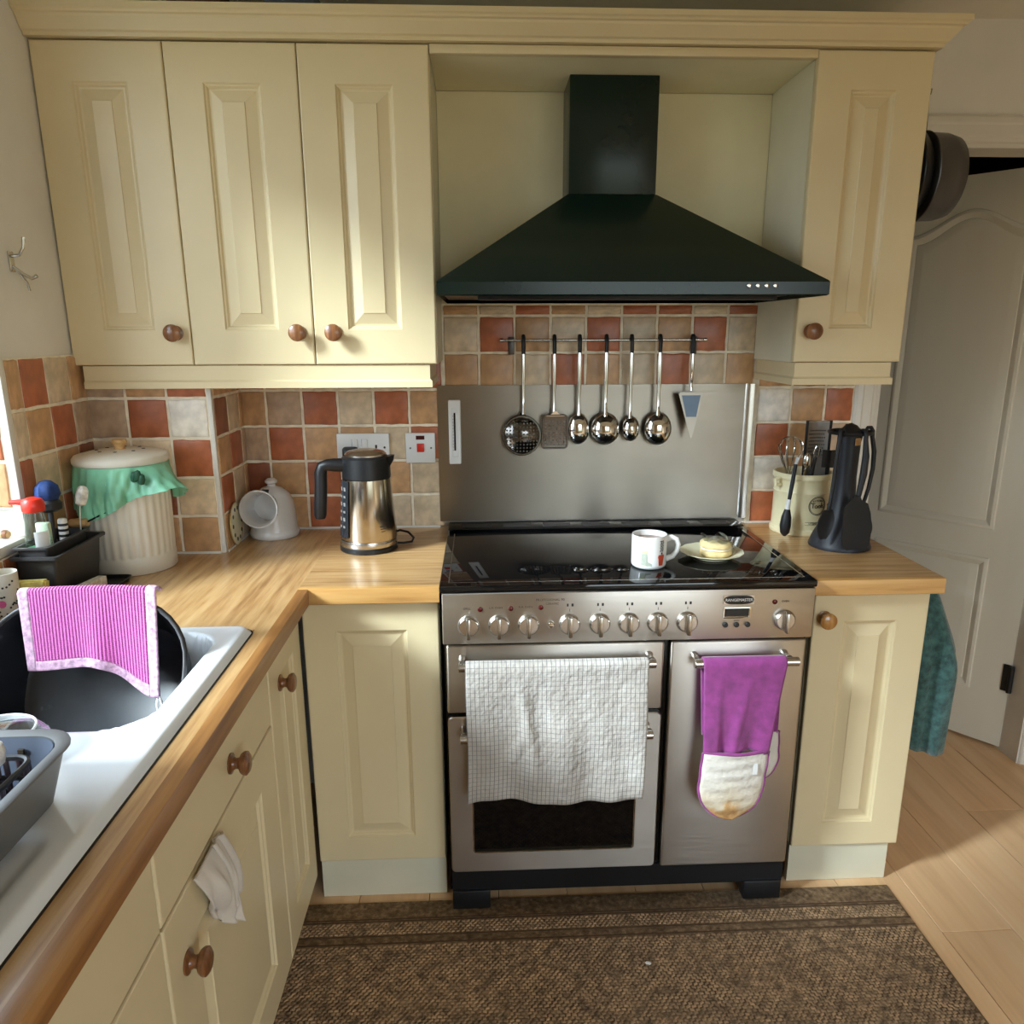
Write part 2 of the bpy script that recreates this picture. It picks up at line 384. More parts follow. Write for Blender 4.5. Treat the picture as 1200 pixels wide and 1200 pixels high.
    def build(s, name, mat, parent=None, smooth=True, angle=38, rec=True):
        if rec: bmesh.ops.recalc_face_normals(s.bm, faces=s.bm.faces)
        o = None
        off = W0.get(parent.name, Vector((0, 0, 0))) if parent else Vector((0, 0, 0))
        if off.length: bmesh.ops.translate(s.bm, verts=s.bm.verts, vec=-off)
        me = bpy.data.meshes.new(name); s.bm.to_mesh(me); s.bm.free()
        me.materials.append(mat)
        if smooth:
            me.polygons.foreach_set('use_smooth', [True]*len(me.polygons)); me.set_sharp_from_angle(angle=math.radians(angle))
        o = bpy.data.objects.new(name, me); C.objects.link(o)
        if parent: o.parent = parent; W0[o.name] = off
        else: W0[o.name] = Vector((0, 0, 0))
        return o
def tag(o, label=None, cat=None, group=None, kind=None):
    if label: o['label'] = label
    if cat: o['category'] = cat
    if group: o['group'] = group
    if kind: o['kind'] = kind
    return o
def thing(name, label, cat, loc, group=None):
    o = bpy.data.objects.new(name, None); C.objects.link(o); o.location = loc; o.empty_display_size = .05
    W0[o.name] = Vector(loc); return tag(o, label, cat, group)
def struct(mb, name, mat, **k): return tag(mb.build(name, mat, **k), kind='structure')
def lab(o, s): o['label'] = s; return o
def rrect(x0, x1, y0, y1, r, n=5):
    p = []
    for cx, cy, a in ((x1-r, y1-r, 0), (x0+r, y1-r, 90), (x0+r, y0+r, 180), (x1-r, y0+r, 270)):
        for i in range(n+1):
            q = math.radians(a+90*i/n); p.append((cx+r*math.cos(q), cy+r*math.sin(q)))
    return p
def text(s, size, mat, parent, mtx, name='lettering', ext=.0006, align='CENTER'):
    cu = bpy.data.curves.new('t', 'FONT'); cu.body = s; cu.size = size; cu.extrude = ext; cu.align_x = align; cu.align_y = 'CENTER'; cu.resolution_u = 3
    o = bpy.data.objects.new('t', cu); C.objects.link(o)
    dg = bpy.context.evaluated_depsgraph_get(); me = bpy.data.meshes.new_from_object(o.evaluated_get(dg))
    bpy.data.objects.remove(o); bpy.data.curves.remove(cu)
    me.transform(Matrix.Translation(-W0[parent.name]) @ mtx); me.materials.clear(); me.materials.append(mat); me.name = name
    ob = bpy.data.objects.new(name, me); C.objects.link(ob); ob.parent = parent; W0[ob.name] = W0[parent.name]
    return ob
def facing_front(x, y, z): return Matrix.Translation((x, y, z)) @ Matrix.Rotation(PI/2, 4, 'X')   # text facing -y

ZW = .905
XL = -.923
# ------------------------------------------------------------------ room shell
m = MB(); m.box(-1.3, 3.1, -4.5, 1.6, -.06, -.008); floor = struct(m, 'floor', m_gap, smooth=False)
pw = .19
plank_me = {}
for i in range(-13, 9):
    x0 = 1.484+pw*i; 
    if x0+pw < -.95: continue
    off = {1: -.273}.get(i, -.273-.37*((i*7) % 5)+.6)
    y = off
    while y < 1.6: y += 1.25
    while y > -4.5:
        a, b = max(y-1.25, -4.4), min(y, 1.5)
        if b-a > .05:
            k = MB(); k.box(x0+.0008, x0+pw-.0008, a+.0008, b-.0008, -.010, 0, .0012, 1)
            k.build('plank', m_plank, floor)
        y -= 1.25
HX0, HX1, HZ = 1.362, 2.03, 2.03
m = MB()
m.box(-1.1, HX0, 0, .12, 0, 2.35).box(HX1, 3.1, 0, .12, 0, 2.35).box(HX0, HX1, 0, .12, HZ, 2.35)
wall_back = struct(m, 'wall_back', m_wall, smooth=False)
m = MB(); m.box(-1.2, 3.1, -4.5, 1.6, 2.35, 2.45); struct(m, 'ceiling', m_ceil, smooth=False)
m = MB()
m.box(-1.1, XL, -4.45, WY0, 0, 2.35).box(-1.1, XL, WY1, 0, 0, 2.35).box(-1.1, XL, WY0, WY1, 0, 1.03).box(-1.1, XL, WY0, WY1, WZ1, 2.35)
wall_left = struct(m, 'wall_left', m_wall, smooth=False)
m = MB(); m.box(3.0, 3.1, -4.5, 1.6, 0, 2.35); struct(m, 'wall_right', m_rearwall, smooth=False)
m = MB(); m.box(-1.1, RX0, -4.45, -4.3, 0, 2.35).box(RX1, 3.0, -4.45, -4.3, 0, 2.35).box(RX0, RX1, -4.45, -4.3, RZ1, 2.35).box(RX0, RX1, -4.45, -4.3, 0, RZ0)
struct(m, 'wall_rear', m_rearwall, smooth=False)
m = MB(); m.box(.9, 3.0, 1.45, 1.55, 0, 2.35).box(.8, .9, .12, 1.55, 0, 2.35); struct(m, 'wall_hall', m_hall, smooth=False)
BX, BY = -.6024, -.2687
m = MB(); m.box(XL, BX, BY, 0, 0, 1.40); wall_box = struct(m, 'wall_corner', m_wall, smooth=False)
# windows (set back in their openings)
def window(name, ax, x0, x1, z0, z1, c, nm=2):
    P = (lambda a, b, d: (d, a, b)) if ax == 'x' else (lambda a, b, d: (a, d, b))
    f = MB(); fw_ = .038
    def bx(a0, a1, b0, b1):
        p, q = P(a0, b0, c-.03), P(a1, b1, c+.03)
        f.box(min(p[0], q[0]), max(p[0], q[0]), min(p[1], q[1]), max(p[1], q[1]), min(p[2], q[2]), max(p[2], q[2]), .004, 1)
    bx(x0, x1, z0, z0+fw_); bx(x0, x1, z1-fw_, z1); bx(x0, x0+fw_, z0+fw_, z1-fw_); bx(x1-fw_, x1, z0+fw_, z1-fw_)
    for k in range(1, nm):
        xm = x0+(x1-x0)*k/nm; bx(xm-.022, xm+.022, z0+fw_, z1-fw_)
    w = struct(f, name, m_white, smooth=False)
    for k in range(nm):
        a0 = x0+(x1-x0)*k/nm+.03; a1 = x0+(x1-x0)*(k+1)/nm-.03
        g_ = MB(); p, q = P(a0, z0+fw_, c-.002), P(a1, z1-fw_, c+.002)
        g_.box(min(p[0], q[0]), max(p[0], q[0]), min(p[1], q[1]), max(p[1], q[1]), p[2], q[2]); g_.build('pane', m_glass, w, smooth=False)
    return w
win = window('window_1', 'x', WY0, WY1, WZ0, WZ1, -1.065, 2)
window('window_2', 'y', RX0, RX1, RZ0, RZ1, -4.40, 2)
m = MB(); m.box(-1.1, XL+.009, WY0-.0, WY1-.001, 1.031, 1.055, .004); struct(m, 'trim_6', m_trimw)

# ------------------------------------------------------------------ tiles (one object each)
def tile_mesh(k):
    rnd = random.Random(100+k); bm = bmesh.new(); n = 4
    per = []
    for side in range(4):
        for i in range(n):
            t = -.05+.1*i/n
            w = rnd.uniform(-.0012, .0012)
            per.append([(t, -.05+w), (.05+w, t), (-t, .05+w), (-.05+w, -t)][side])
    def ring(sc, y): return [bm.verts.new((p[0]*sc, y, p[1]*sc)) for p in per]
    rs = [ring(1, 0), ring(1, -.0014), ring(.975, -.0030), ring(.93, -.0036)]
    for a, b in zip(rs, rs[1:]):
        for i in range(len(a)): bm.faces.new([a[i], a[(i+1) % len(a)], b[(i+1) % len(a)], b[i]])
    bm.faces.new(rs[-1]); bmesh.ops.recalc_face_normals(bm, faces=bm.faces)
    me = bpy.data.meshes.new('tile'); bm.to_mesh(me); bm.free(); me.materials.append(m_grout)
    me.polygons.foreach_set('use_smooth', [True]*len(me.polygons)); me.set_sharp_from_angle(angle=math.radians(50))
    return me
TM = [tile_mesh(k) for k in range(8)]
tcount = [0]
def put_tile(parent, P, rot, a0, a1, b0, b1, key, gr=.0078):
    o = bpy.data.objects.new('tile', TM[tcount[0] % 8]); tcount[0] += 1; C.objects.link(o)
    o.material_slots[0].link = 'OBJECT'; o.material_slots[0].material = T[key]
    w, h = a1-a0-gr, b1-b0-gr
    o.parent = parent; o.location = P((a0+a1)/2, (b0+b1)/2); o.rotation_euler = (0, 0, rot); o.scale = (w/.1, 1, h/.1)
PT = .1075; ZT = .9039
def rowz(k): return ZT+PT*k
def tiles(parent, P, rot, edges, rows):      # rows: list of (z0, z1, 'codes')
    for z0, z1, codes in rows:
        for i, cde in enumerate(codes):
            if cde != '.': put_tile(parent, P, rot, edges[i], edges[i+1], z0, z1, cde)
def grout(parent, *boxes):
    g_ = MB()
    for b in boxes: g_.box(*b)
    g_.build('grout', m_grout, parent, smooth=False)
XT = .0138
yb_ = lambda a, b: (a, -.0068, b)
grout(wall_back, (BX, -.0085, -.0068, 0, ZT-.002, 1.42), (-.0085, .966, -.0068, 0, 1.30, 1.585), (.966, 1.288, -.0068, 0, ZT-.002, 1.42))
eL = [BX+.002, XT-5*PT, XT-4*PT, XT-3*PT, XT-2*PT, XT-PT, XT-.004]
tiles(wall_back, yb_, 0, eL, [(rowz(0), rowz(1), 'dtotcc'), (rowz(1), rowz(2), 'dtottc'), (rowz(2), rowz(3), 'pottco'), (rowz(3), rowz(4), 'tpocot'), (rowz(4), 1.42, 'otcpto')])
eH = [XT+PT*i for i in range(9)]+[.966]
tiles(wall_back, yb_, 0, eH, [(1.30, rowz(5), 'ttcotcoct'), (rowz(5), rowz(6), 'cotcoctoc'), (rowz(6), 1.582, 'tcotcooco')])
eR = [.981, XT+10*PT, XT+11*PT, 1.2875]
tiles(wall_back, yb_, 0, eR, [(rowz(0), rowz(1), 'oct'), (rowz(1), rowz(2), 'wtc'), (rowz(2), rowz(3), 'otp'), (rowz(3), rowz(4), 'wto'), (rowz(4), 1.42, 'toc')])
# boxed-in corner: front face and side face
grout(wall_box, (XL+.001, BX, BY-.0068, BY, ZT-.002, 1.40), (BX, BX+.0068, BY, -.008, ZT-.002, 1.40))
eB = [XL+.001, BX-.217, BX-.1095, BX-.003]
tiles(wall_box, lambda a, b: (a, BY-.0068, b), 0, eB, [(rowz(0), rowz(1), 'ttt'), (rowz(1), rowz(2), 'pdc'), (rowz(2), rowz(3), 'cco'), (rowz(3), rowz(4), 'pow'), (rowz(4), 1.40, 'pto')])
eS = [BY+.006, BY+.1125, BY+.220, -.006]
tiles(wall_box, lambda a, b: (BX+.0068, a, b), PI/2, eS, [(rowz(0), rowz(1), 'tct'), (rowz(1), rowz(2), 'oct'), (rowz(2), rowz(3), 'top'), (rowz(3), rowz(4), 'dct'), (rowz(4), 1.40, 'tto')])
# left wall, window reveal and strip under the sill
grout(wall_left, (XL, XL+.0068, WY1, BY-.008, ZT-.002, 1.449), (XL, XL+.0068, WY0-.4, WY1, ZT-.002, 1.029), (-1.030, XL, WY1-.0068, WY1, 1.119, 1.336))
yl = lambda a, b: (XL+.0068, a, b)
eW = [WY1+.012, -.3627-2*PT, -.3627-PT, -.3627, BY-.012]
tiles(wall_left, yl, PI/2, eW, [(rowz(0), rowz(1), 'dtco'), (rowz(1), rowz(2), 'ctot'), (rowz(2), rowz(3), 'octd'), (rowz(3), rowz(4), 'ctop'), (rowz(4), 1.449, 'toct')])
e2 = [WY1-PT*i for i in range(13)][::-1]
tiles(wall_left, yl, PI/2, e2, [(rowz(0), 1.029, 'toctodctoctd')])
tiles(wall_left, lambda a, b: (a, WY1-.0068, b), 0, [-1.030, XL-.008], [(rowz(2), rowz(3), 't'), (rowz(3), rowz(4), 'o')])
m = MB(); m.box(BX-.004, BX+.008, BY-.009, BY+.004, ZW, 1.40, .002); struct(m, 'trim_1', m_trimw)
m = MB(); m.box(XL-.004, XL+.0105, WY1-.010, WY1+.010, 1.056, 1.449, .002); struct(m, 'trim_2', m_trimw)
m = MB()
m.box(BX+.011, -.009, -.013, -.0105, ZW, ZW+.006).box(.968, 1.286, -.013, -.0105, ZW, ZW+.006)
m.box(XL+.012, BX-.006, BY-.014, BY-.0105, ZW, ZW+.006).box(BX+.0105, BX+.014, BY-.0, -.014, ZW, ZW+.006)
struct(m, 'trim_3', m_trimw, smooth=False)

# ------------------------------------------------------------------ door and its frame
arch_prof = [(0, 0), (.074, 0), (.074, .010), (.066, .017), (.052, .019), (.046, .015), (.020, .015), (.014, .010), (.004, .009), (0, .004)]
m = MB()
def jamb(xi, sgn):
    m.loft([[(xi+sgn*a, -d, z) for a, d in arch_prof] for z in (0, HZ)])
jamb(HX0, -1); jamb(HX1, 1)
m.loft([[(x, -d, HZ+a) for a, d in arch_prof] for x in (HX0-.074, HX1+.074)])
m.box(HX0, HX0+.012, .0, .12, 0, HZ).box(HX1-.006, HX1, .0, .12, 0, HZ).box(HX0, HX1, .0, .12, HZ-.012, HZ)
struct(m, 'trim_4', m_trimw, angle=25)
Hg = Vector((2.02, .095, 0)); th = math.radians(52)
dd = Vector((-math.cos(th), math.sin(th), 0)); nn = Vector((-math.sin(th), -math.cos(th), 0))
def LF(s_, z, d): return Hg+dd*s_+Vector((0, 0, z))+nn*d
DOOR_T = .036
m = MB(); m.prism([(.0, .012), (.655, .012), (.655, 2.014), (.0, 2.014)], LF, -DOOR_T, 0)
door = struct(m, 'door_1', m_leaf, smooth=False)
def arch(s0, s1, zb, zt, rise, ins):
    a0, a1 = s0+ins, s1-ins; p = [(a0, zb+ins), (a1, zb+ins)]
    for i in range(17):
        t = i/16; q = a1+(a0-a1)*t
        p.append((q, zt-ins+rise*(math.sin(PI*t)**2)))
    return p
def moulded(path_fn):
    mm = MB(); rings = []
    for ins, d in ((0, .0), (.003, .005), (.012, .008), (.022, .004), (.030, -.0002), (.032, .002), (.056, .0065), (.06, .0065)):
        rings.append([LF(a, b, d) for a, b in path_fn(ins)])
    mm.loft(rings, cap0=False, cap1=True); return mm
moulded(lambda i: arch(.125, .54, .815, 1.83, .075, i)).build('upper_panel', m_leaf, door, angle=30)
moulded(lambda i: arch(.125, .54, .205, .71, .0, i)).build('lower_panel', m_leaf, door, angle=30)
for hz in (.285, 1.75):
    k = MB(); k.lathe([(.009, -.05), (.009, .05)], LF(-.006, hz, .012), (0, 0, 1), 12)
    k.obox(LF(.012, hz, .0025), dd*.012, nn*.0024, Vector((0, 0, .05))); lab(k.build('hinge', m_blk, door), 'black hinge')
k = MB(); k.lathe([(.018, 0), (.018, .003), (.005, .005), (.005, .025), (.010, .028), (.013, .036), (.009, .044), (0, .046)], LF(.60, 1.0, 0), nn, 16); lab(k.build('door_knob', m_brass, door), 'small brass knob')

# ------------------------------------------------------------------ cabinets
def slab_rings(m, P, w, h, t, rings):
    R = []
    for ins_a, ins_b, c_ in rings:
        R.append([m.bm.verts.new(P(a, b, c_)) for a, b in ((ins_a, ins_b), (w-ins_a, ins_b), (w-ins_a, h-ins_b), (ins_a, h-ins_b))])
    for p, q in zip(R, R[1:]):
        for i in range(4): m.face([p[i], p[(i+1) % 4], q[(i+1) % 4], q[i]])
    m.face(R[0][::-1]); m.face(R[-1])
def panel_door(P, w, h, ma=.087, mb_=.087, t=.02):
    m = MB()
    rings = [(0, 0, -t), (0, 0, -.0035), (.001, .001, -.0012), (.0035, .0035, 0)]
    for o, c_ in ((0, 0), (.003, -.0045), (.006, -.0055), (.010, -.0105), (.014, -.0110), (.040, -.0020), (.0415, 0.0)):
        rings.append((ma+o, mb_+o, c_))
    slab_rings(m, P, w, h, t, rings); return m
def plain_door(P, w, h, t=.02):
    m = MB(); slab_rings(m, P, w, h, t, [(0, 0, -t), (0, 0, -.0035), (.001, .001, -.0012), (.0035, .0035, 0)]); return m
KN = [(.019, 0), (.019, .003), (.012, .006), (.0095, .011), (.0105, .016), (.018, .020), (.0215, .025), (.0215, .030), (.016, .034), (0, .0355)]
def knob(door_, pos, ax): 
    k = MB(); k.lathe(KN, pos, ax, 24); return lab(k.build('knob', m_knob, door_), 'turned brown wooden knob')
FY = lambda x0, y, z0: (lambda a, b, c_: (x0+a, y-c_, z0+b))         # front facing -y
FX = lambda x, y0, z0: (lambda a, b, c_: (x+c_, y0-a, z0+b))         # front facing +x, a runs towards the camera
YU = -.3226; UZ0, UZ1 = 1.4212, 2.168
def wall_cab(label, x0, x1, doors):
    t = thing('wall_cabinet', label, 'cabinet', ((x0+x1)/2, -.15, UZ0), 'cream wall cabinets')
    m = MB(); m.box(x0, x1, YU+.0215, -.012, UZ0, UZ1); m.build('carcass', m_carc, t, smooth=False)
    for a0, a1, kx in doors:
        d = panel_door(FY(a0, YU, UZ0+.001), a1-a0, UZ1-UZ0-.003).build('door', m_cab, t, angle=20)
        if kx: knob(d, (kx, YU, 1.502), (0, -1, 0))
    return t
wall_cab('narrow single door cream wall cabinet in the corner, left of the double one', XL+.003, -.6145, [(XL+.005, -.6155, -.652)])
wall_cab('double door cream wall cabinet above the kettle, left of the green hood', -.6140, .0125, [(-.6130, -.3035, -.340), (-.3010, .0112, -.249)])
wall_cab('narrow cream wall cabinet right of the green cooker hood', .9606, 1.2522, [(.9612, 1.2515, 1.0)])
# cornice
cp = [(.0, 2.1705), (.008, 2.1705), (.009, 2.178), (.016, 2.181), (.020, 2.187), (.030, 2.199), (.033, 2.203), (.035, 2.208), (.042, 2.210), (.045, 2.214), (.050, 2.217), (.050, 2.229), (-.02, 2.229), (-.02, 2.1705)]
cy, cxr = -.327, 1.256
m = MB()
m.loft([[(XL+.002, cy-o, z) for o, z in cp], [(cxr+o, cy-o, z) for o, z in cp], [(cxr+o, -.004, z) for o, z in cp]])
tag(m.build('cornice', m_cab, angle=15), 'stepped cream cornice running along the top of the wall cabinets', 'cornice')
# pelmets
def pelmet(label, x0, x1, left_ret):
    pp = [(0, 1.420), (.0, 1.3835), (.004, 1.3795), (.006, 1.3785), (.006, 1.362), (-.014, 1.362), (-.014, 1.420)]
    m = MB(); yf = -.316
    rings = []
    if left_ret: rings.append([(x0-o, -.02, z) for o, z in pp])
    rings.append([(x0-(o if left_ret else 0), yf-o, z) for o, z in pp]); rings.append([(x1+o, yf-o, z) for o, z in pp]); rings.append([(x1+o, -.02, z) for o, z in pp])
    m.loft(rings); tag(m.build('pelmet', m_cab, angle=15), label, 'pelmet', 'cream cabinet pelmets')
pelmet('long cream light pelmet under the left wall cabinets', -.899, -.008, False)
pelmet('short cream light pelmet under the right wall cabinet', .968, 1.232, True)
# bridging panel over the hood
t = thing('bridging_panel', 'cream boxed-in niche panel behind and above the cooker hood chimney', 'panel', (.487, -.1, 2.15))
m = MB(); m.box(.0135, .9600, -.30, -.012, 2.150, 2.168); m.build('top_board', m_niche, t, smooth=False)
m = MB(); m.box(.0135, .9600, -.322, -.301, 2.148, 2.168, .002); m.build('front_rail', m_cab, t)
m = MB(); m.box(.0135, .9600, -.011, -.002, 1.586, 2.149); m.build('back_board', m_niche, t, smooth=False)
# things on top of the cabinets (only their lower edges show above the cornice)
m = MB(); m.box(-.60, -.475, -.30, -.16, 2.1685, 2.29, .003); tag(m.build('storage_box', m_dkred), 'dark brown box on top of the cabinets, left one', 'box')
m = MB(); m.box(-.375, -.255, -.30, -.16, 2.1685, 2.29, .003); tag(m.build('storage_box', m_slate), 'slate blue box on top of the cabinets, right one', 'box')

# base cabinets
YD = -.583; DZ0, DZ1 = .1203, .8546
def base_cab(label, x0, x1, kx, px1):
    t = thing('base_cabinet', label, 'cabinet', ((x0+x1)/2, -.3, 0), 'cream base cabinets')
    m = MB(); m.box(x0, x1, YD+.0215, -.02, DZ0, .863); m.build('carcass', m_carc, t, smooth=False)
    d = panel_door(FY(x0+.001, YD, DZ0), x1-x0-.002, DZ1-DZ0, .08, .072).build('door', m_cab, t, angle=20)
    if kx:
        k_ = knob(d, (kx, YD, .793), (0, -1, 0)); k_.data.materials[0] = m_knobl; lab(k_, 'varnished pale wooden knob')
    m = MB(); m.box(x0+.002, px1, YD+.012, YD+.030, .001, DZ0-.002); m.build('plinth', m_plinth, t, smooth=False)
    if kx:
        m = MB(); m.box(px1-.018, px1, YD+.031, -.02, .001, DZ0-.002); m.build('end_plinth', m_cab, t, smooth=False)
base_cab('cream base cabinet without a knob, between the corner and the range', -.3270, .0130, None, .012)
base_cab('cream base cabinet with one knob, right of the range cooker', .9642, 1.2656, .993, 1.247)
XD = -.333
def left_cab(label, y0, y1, drawer, ky, kd, kz):
    t = thing('base_cabinet', label, 'cabinet', (-.6, (y0+y1)/2, 0), 'cream base cabinets')
    m = MB()
    m.box(XL+.02, XD-.0215, y0-.018, y0, .085, .862).box(XL+.02, XD-.0215, y1, y1+.018, .085, .862).box(XL+.02, XD-.0215, y1+.018, y0-.018, .085, .105).box(XD-.04, XD-.0215, y1+.018, y0-.018, .105, .69)
    m.build('carcass', m_carc, t, smooth=False)
    zt = .8546
    if drawer:
        d = plain_door(FX(XD, y0-.0015, .694), y0-y1-.003, .860-.694).build('drawer_front', m_cab, t, angle=20)
        if kd: knob(d, (XD, kd, .757), (1, 0, 0))
        zt = .688
    d = panel_door(FX(XD, y0-.0015, .085), y0-y1-.003, zt-.085, min(.11, (y0-y1)*.25), .09).build('door', m_cab, t, angle=20)
    if ky: knob(d, (XD, ky, kz), (1, 0, 0))
    m = MB(); m.box(XD-.06, XD-.045, y1, y0, .001, .084); m.build('plinth', m_cab, t, smooth=False)
left_cab('narrow cream base cabinet with its own knob, in the inner corner of the left run', -.590, -.883, False, -.797, None, .746)
left_cab('wide cream sink cabinet with plain top panel and white rag over its door', -.885, -1.485, True, -1.42, -1.154, .579)
left_cab('cream base cabinet nearest the camera at the left edge', -1.488, -2.6, True, None, None, .58)

# ------------------------------------------------------------------ worktops
SX0, SX1, SY0, SY1 = -.888, -.352, -2.32, -.876
t = thing('worktop', 'oak worktop of the left run and corner, holding the white sink', 'worktop', (-.6, -1, .865), 'oak worktops')
m = MB()
m.box(XL+.004, -.3215, -.88, BY-.006, .865, ZW).box(BX+.004, -.3215, BY-.006, -.006, .865, ZW)
m.box(XL+.004, SX0-.002, -3.0, -.88, .865, ZW).box(-.352, -.3215, -3.0, -.88, .865, ZW)
m.build('side_board', m_oaky, t, smooth=False)
m = MB(); m.box(-.3214, .0165, -.600, -.006, .865, ZW); m.build('back_board', m_oakx, t, smooth=False)
m = MB(); m.loft([[(x, y, z) for x, z in ((-.3214, .865), (-.2985, .865), (-.2968, .8667), (-.2968, .9020), (-.2976, .9042), (-.2998, ZW), (-.3214, ZW))] for y in (-3.0, -.6198)]); m.build('side_edge', m_oakedge, t, angle=30)
m = MB(); m.loft([[(x, y, z) for y, z in ((-.600, .865), (-.6181, .865), (-.6198, .8667), (-.6198, .9020), (-.6190, .9042), (-.6168, ZW), (-.600, ZW))] for x in (-.3214, .0165)]); m.build('back_edge', m_oakedgex, t, angle=30)
t = thing('worktop', 'short oak worktop right of the range under the utensils', 'worktop', (1.1, -.3, .865), 'oak worktops')
m = MB(); m.box(.9355, 1.277, -.600, -.006, .865, ZW); m.build('board', m_oakx, t, smooth=False)
m = MB(); m.loft([[(x, y, z) for y, z in ((-.600, .865), (-.6181, .865), (-.6198, .8667), (-.6198, .9020), (-.6190, .9042), (-.6168, ZW), (-.600, ZW))] for x in (.9355, 1.277)]); m.build('front_edge', m_oakedgex, t, angle=30)

# ------------------------------------------------------------------ sink (one continuous heightfield skin)
def sd_rr(x, y, x0, x1, y0, y1, r):
    cx_, cy_ = (x0+x1)/2, (y0+y1)/2; qx = abs(x-cx_)-(x1-x0)/2+r; qy = abs(y-cy_)-(y1-y0)/2+r
    return math.hypot(max(qx, 0), max(qy, 0))+min(max(qx, qy), 0)-r
def sstep(a, b, x):
    t_ = min(1, max(0, (x-a)/(b-a))); return t_*t_*(3-2*t_)
def sink_z(x, y):
    d = sd_rr(x, y, SX0, SX1, SY0, SY1, .03)
    z = ZW+.0005+.0125*sstep(0.0, -.014, d)
    db = sd_rr(x, y, -.83, -.405, -1.32, -.925, .075)
    z -= .012*sstep(.03, 0, db)*0 + .195*sstep(.004, -.016, db)
    dr = sd_rr(x, y, -.84, -.392, -2.28, -1.565, .05)
    z -= .009*sstep(0, -.022, dr)
    if dr < -.03:
        z += .0022*max(0, math.sin((x+.83)*2*PI/.05))*sstep(-.03, -.06, dr)
    return z
m = MB(); nx, ny = 100, 250
xs = [SX0+(SX1-SX0)*i/nx for i in range(nx+1)]; ys = [SY0+(SY1-SY0)*j/ny for j in range(ny+1)]
G = [[m.bm.verts.new((x, y, sink_z(x, y))) if sd_rr(x, y, SX0, SX1, SY0, SY1, .03) < .0015 else None for y in ys] for x in xs]
for i in range(nx):
    for j in range(ny):
        q = [G[i][j], G[i+1][j], G[i+1][j+1], G[i][j+1]]
        q = [v for v in q if v]
        if len(q) >= 3: m.face(q)
t = thing('sink', 'white ceramic inset sink with draining board on the left', 'sink', (-.62, -1.5, .9))
so = m.build('basin', m_sink, t, angle=180, rec=False)
m = MB(); oo = rrect(SX0-.0022, SX1+.0022, SY0-.0022, SY1+.0022, .031, 6); ii = rrect(SX0+.002, SX1-.002, SY0+.002, SY1-.002, .029, 6)
m.loft([[(p[0], p[1], ZW+.0002) for p in oo], [(p[0], p[1], ZW+.0012) for p in oo], [(p[0], p[1], ZW+.0012) for p in ii]], cap0=False, cap1=False); lab(m.build('seal', m_gap, t, smooth=False), 'dark seal line around the sink')
m = MB(); m.lathe([(.035, 0), (.035, .003), (.028, .004), (.022, .002), (0, .002)], (-.615, -1.16, ZW+.0005+.0125-.195+.0005), (0, 0, 1), 24); m.build('waste', m_chrome, t)

# ------------------------------------------------------------------ range cooker
RX, RXe, RY = .0197, .9317, -.655
t = thing('range_cooker', 'wide stainless steel range cooker with black glass hob and towel-hung doors', 'cooker', (.4757, -.35, 0))
rng = t
m = MB(); m.box(RX+.006, RXe-.006, -.634, -.03, .062, .9005); m.build('body', m_blkgloss, t, smooth=False)
m = MB(); m.box(.0245, .928, -.664, -.635, .7735, .9015, .003); panel = m.build('control_panel', m_steel, t)
m = MB(); m.box(RX-.001, RXe+.001, -.661, -.022, .9020, .9195, .004); hob = m.build('hob', m_hob, t)
m = MB()
for a in ((.040, .0425, -.632, -.16), (.909, .9115, -.632, -.16), (.0425, .909, -.632, -.630)): m.box(*a, .9194, .9199)
m.build('hob_border_line', m_satin, hob, smooth=False)
m = MB(); m.box(RX+.001, RXe-.001, -.118, -.021, .9197, .9235, .002); vt = m.build('rear_vent', m_blkgloss, t)
for k in range(7):
    m = MB(); x = .065+k*.1235; m.box(x, x+.085, -.098, -.055, .9230, .9245, .0004, 1); m.build('vent_slot', m_blk, vt)
def steel_door(name, x0, x1, z0, z1, glass=None):
    m = MB()
    if glass is None: m.box(x0, x1, RY, -.636, z0, z1, .006, 3)
    else:
        g0, g1, h0, h1 = glass
        P = FY(x0, RY, z0); w, h = x1-x0, z1-z0
        out = rrect(0, w, 0, h, .012); inn = rrect(g0-x0, g1-x0, h0-z0, h1-z0, .010)
        sh = lambda pts, cx_, cy_, k: [((p[0]-cx_)*k+cx_, (p[1]-cy_)*k+cy_) for p in pts]
        rings = [[P(a, b, -.019) for a, b in out], [P(a, b, -.003) for a, b in out], [P(a, b, 0) for a, b in rrect(.003, w-.003, .003, h-.003, .010)],
                 [P(a, b, 0) for a, b in inn], [P(a, b, -.006) for a, b in rrect(g0-x0+.002, g1-x0-.002, h0-z0+.002, h1-z0-.002, .009)]]
        m.loft(rings, cap0=True, cap1=False)
    d = m.build(name, m_steel, t, angle=30)
    if glass:
        m = MB(); m.box(g0-.002, g1+.002, RY+.007, RY+.012, h0-.002, h1+.002); gl = m.build('oven_glass', m_hob, d, smooth=False)
        m = MB()
        for a in ((g0+.0005, g1-.0005, h0+.0005, h0+.004), (g0+.0005, g0+.004, h0+.004, h1-.004), (g1-.004, g1-.0005, h0+.004, h1-.004)): m.box(a[0], a[1], RY+.001, RY+.0065, a[2], a[3])
        m.build('glass_trim', m_chrome, d, smooth=False)
    return d
d1 = steel_door('grill_door', .031, .567, .586, .767)
d2 = steel_door('oven_door', .031, .567, .128, .576, (.087, .510, .183, .50))
d3 = steel_door('tall_oven_door', .582, .921, .126, .766)
BARY = -.700
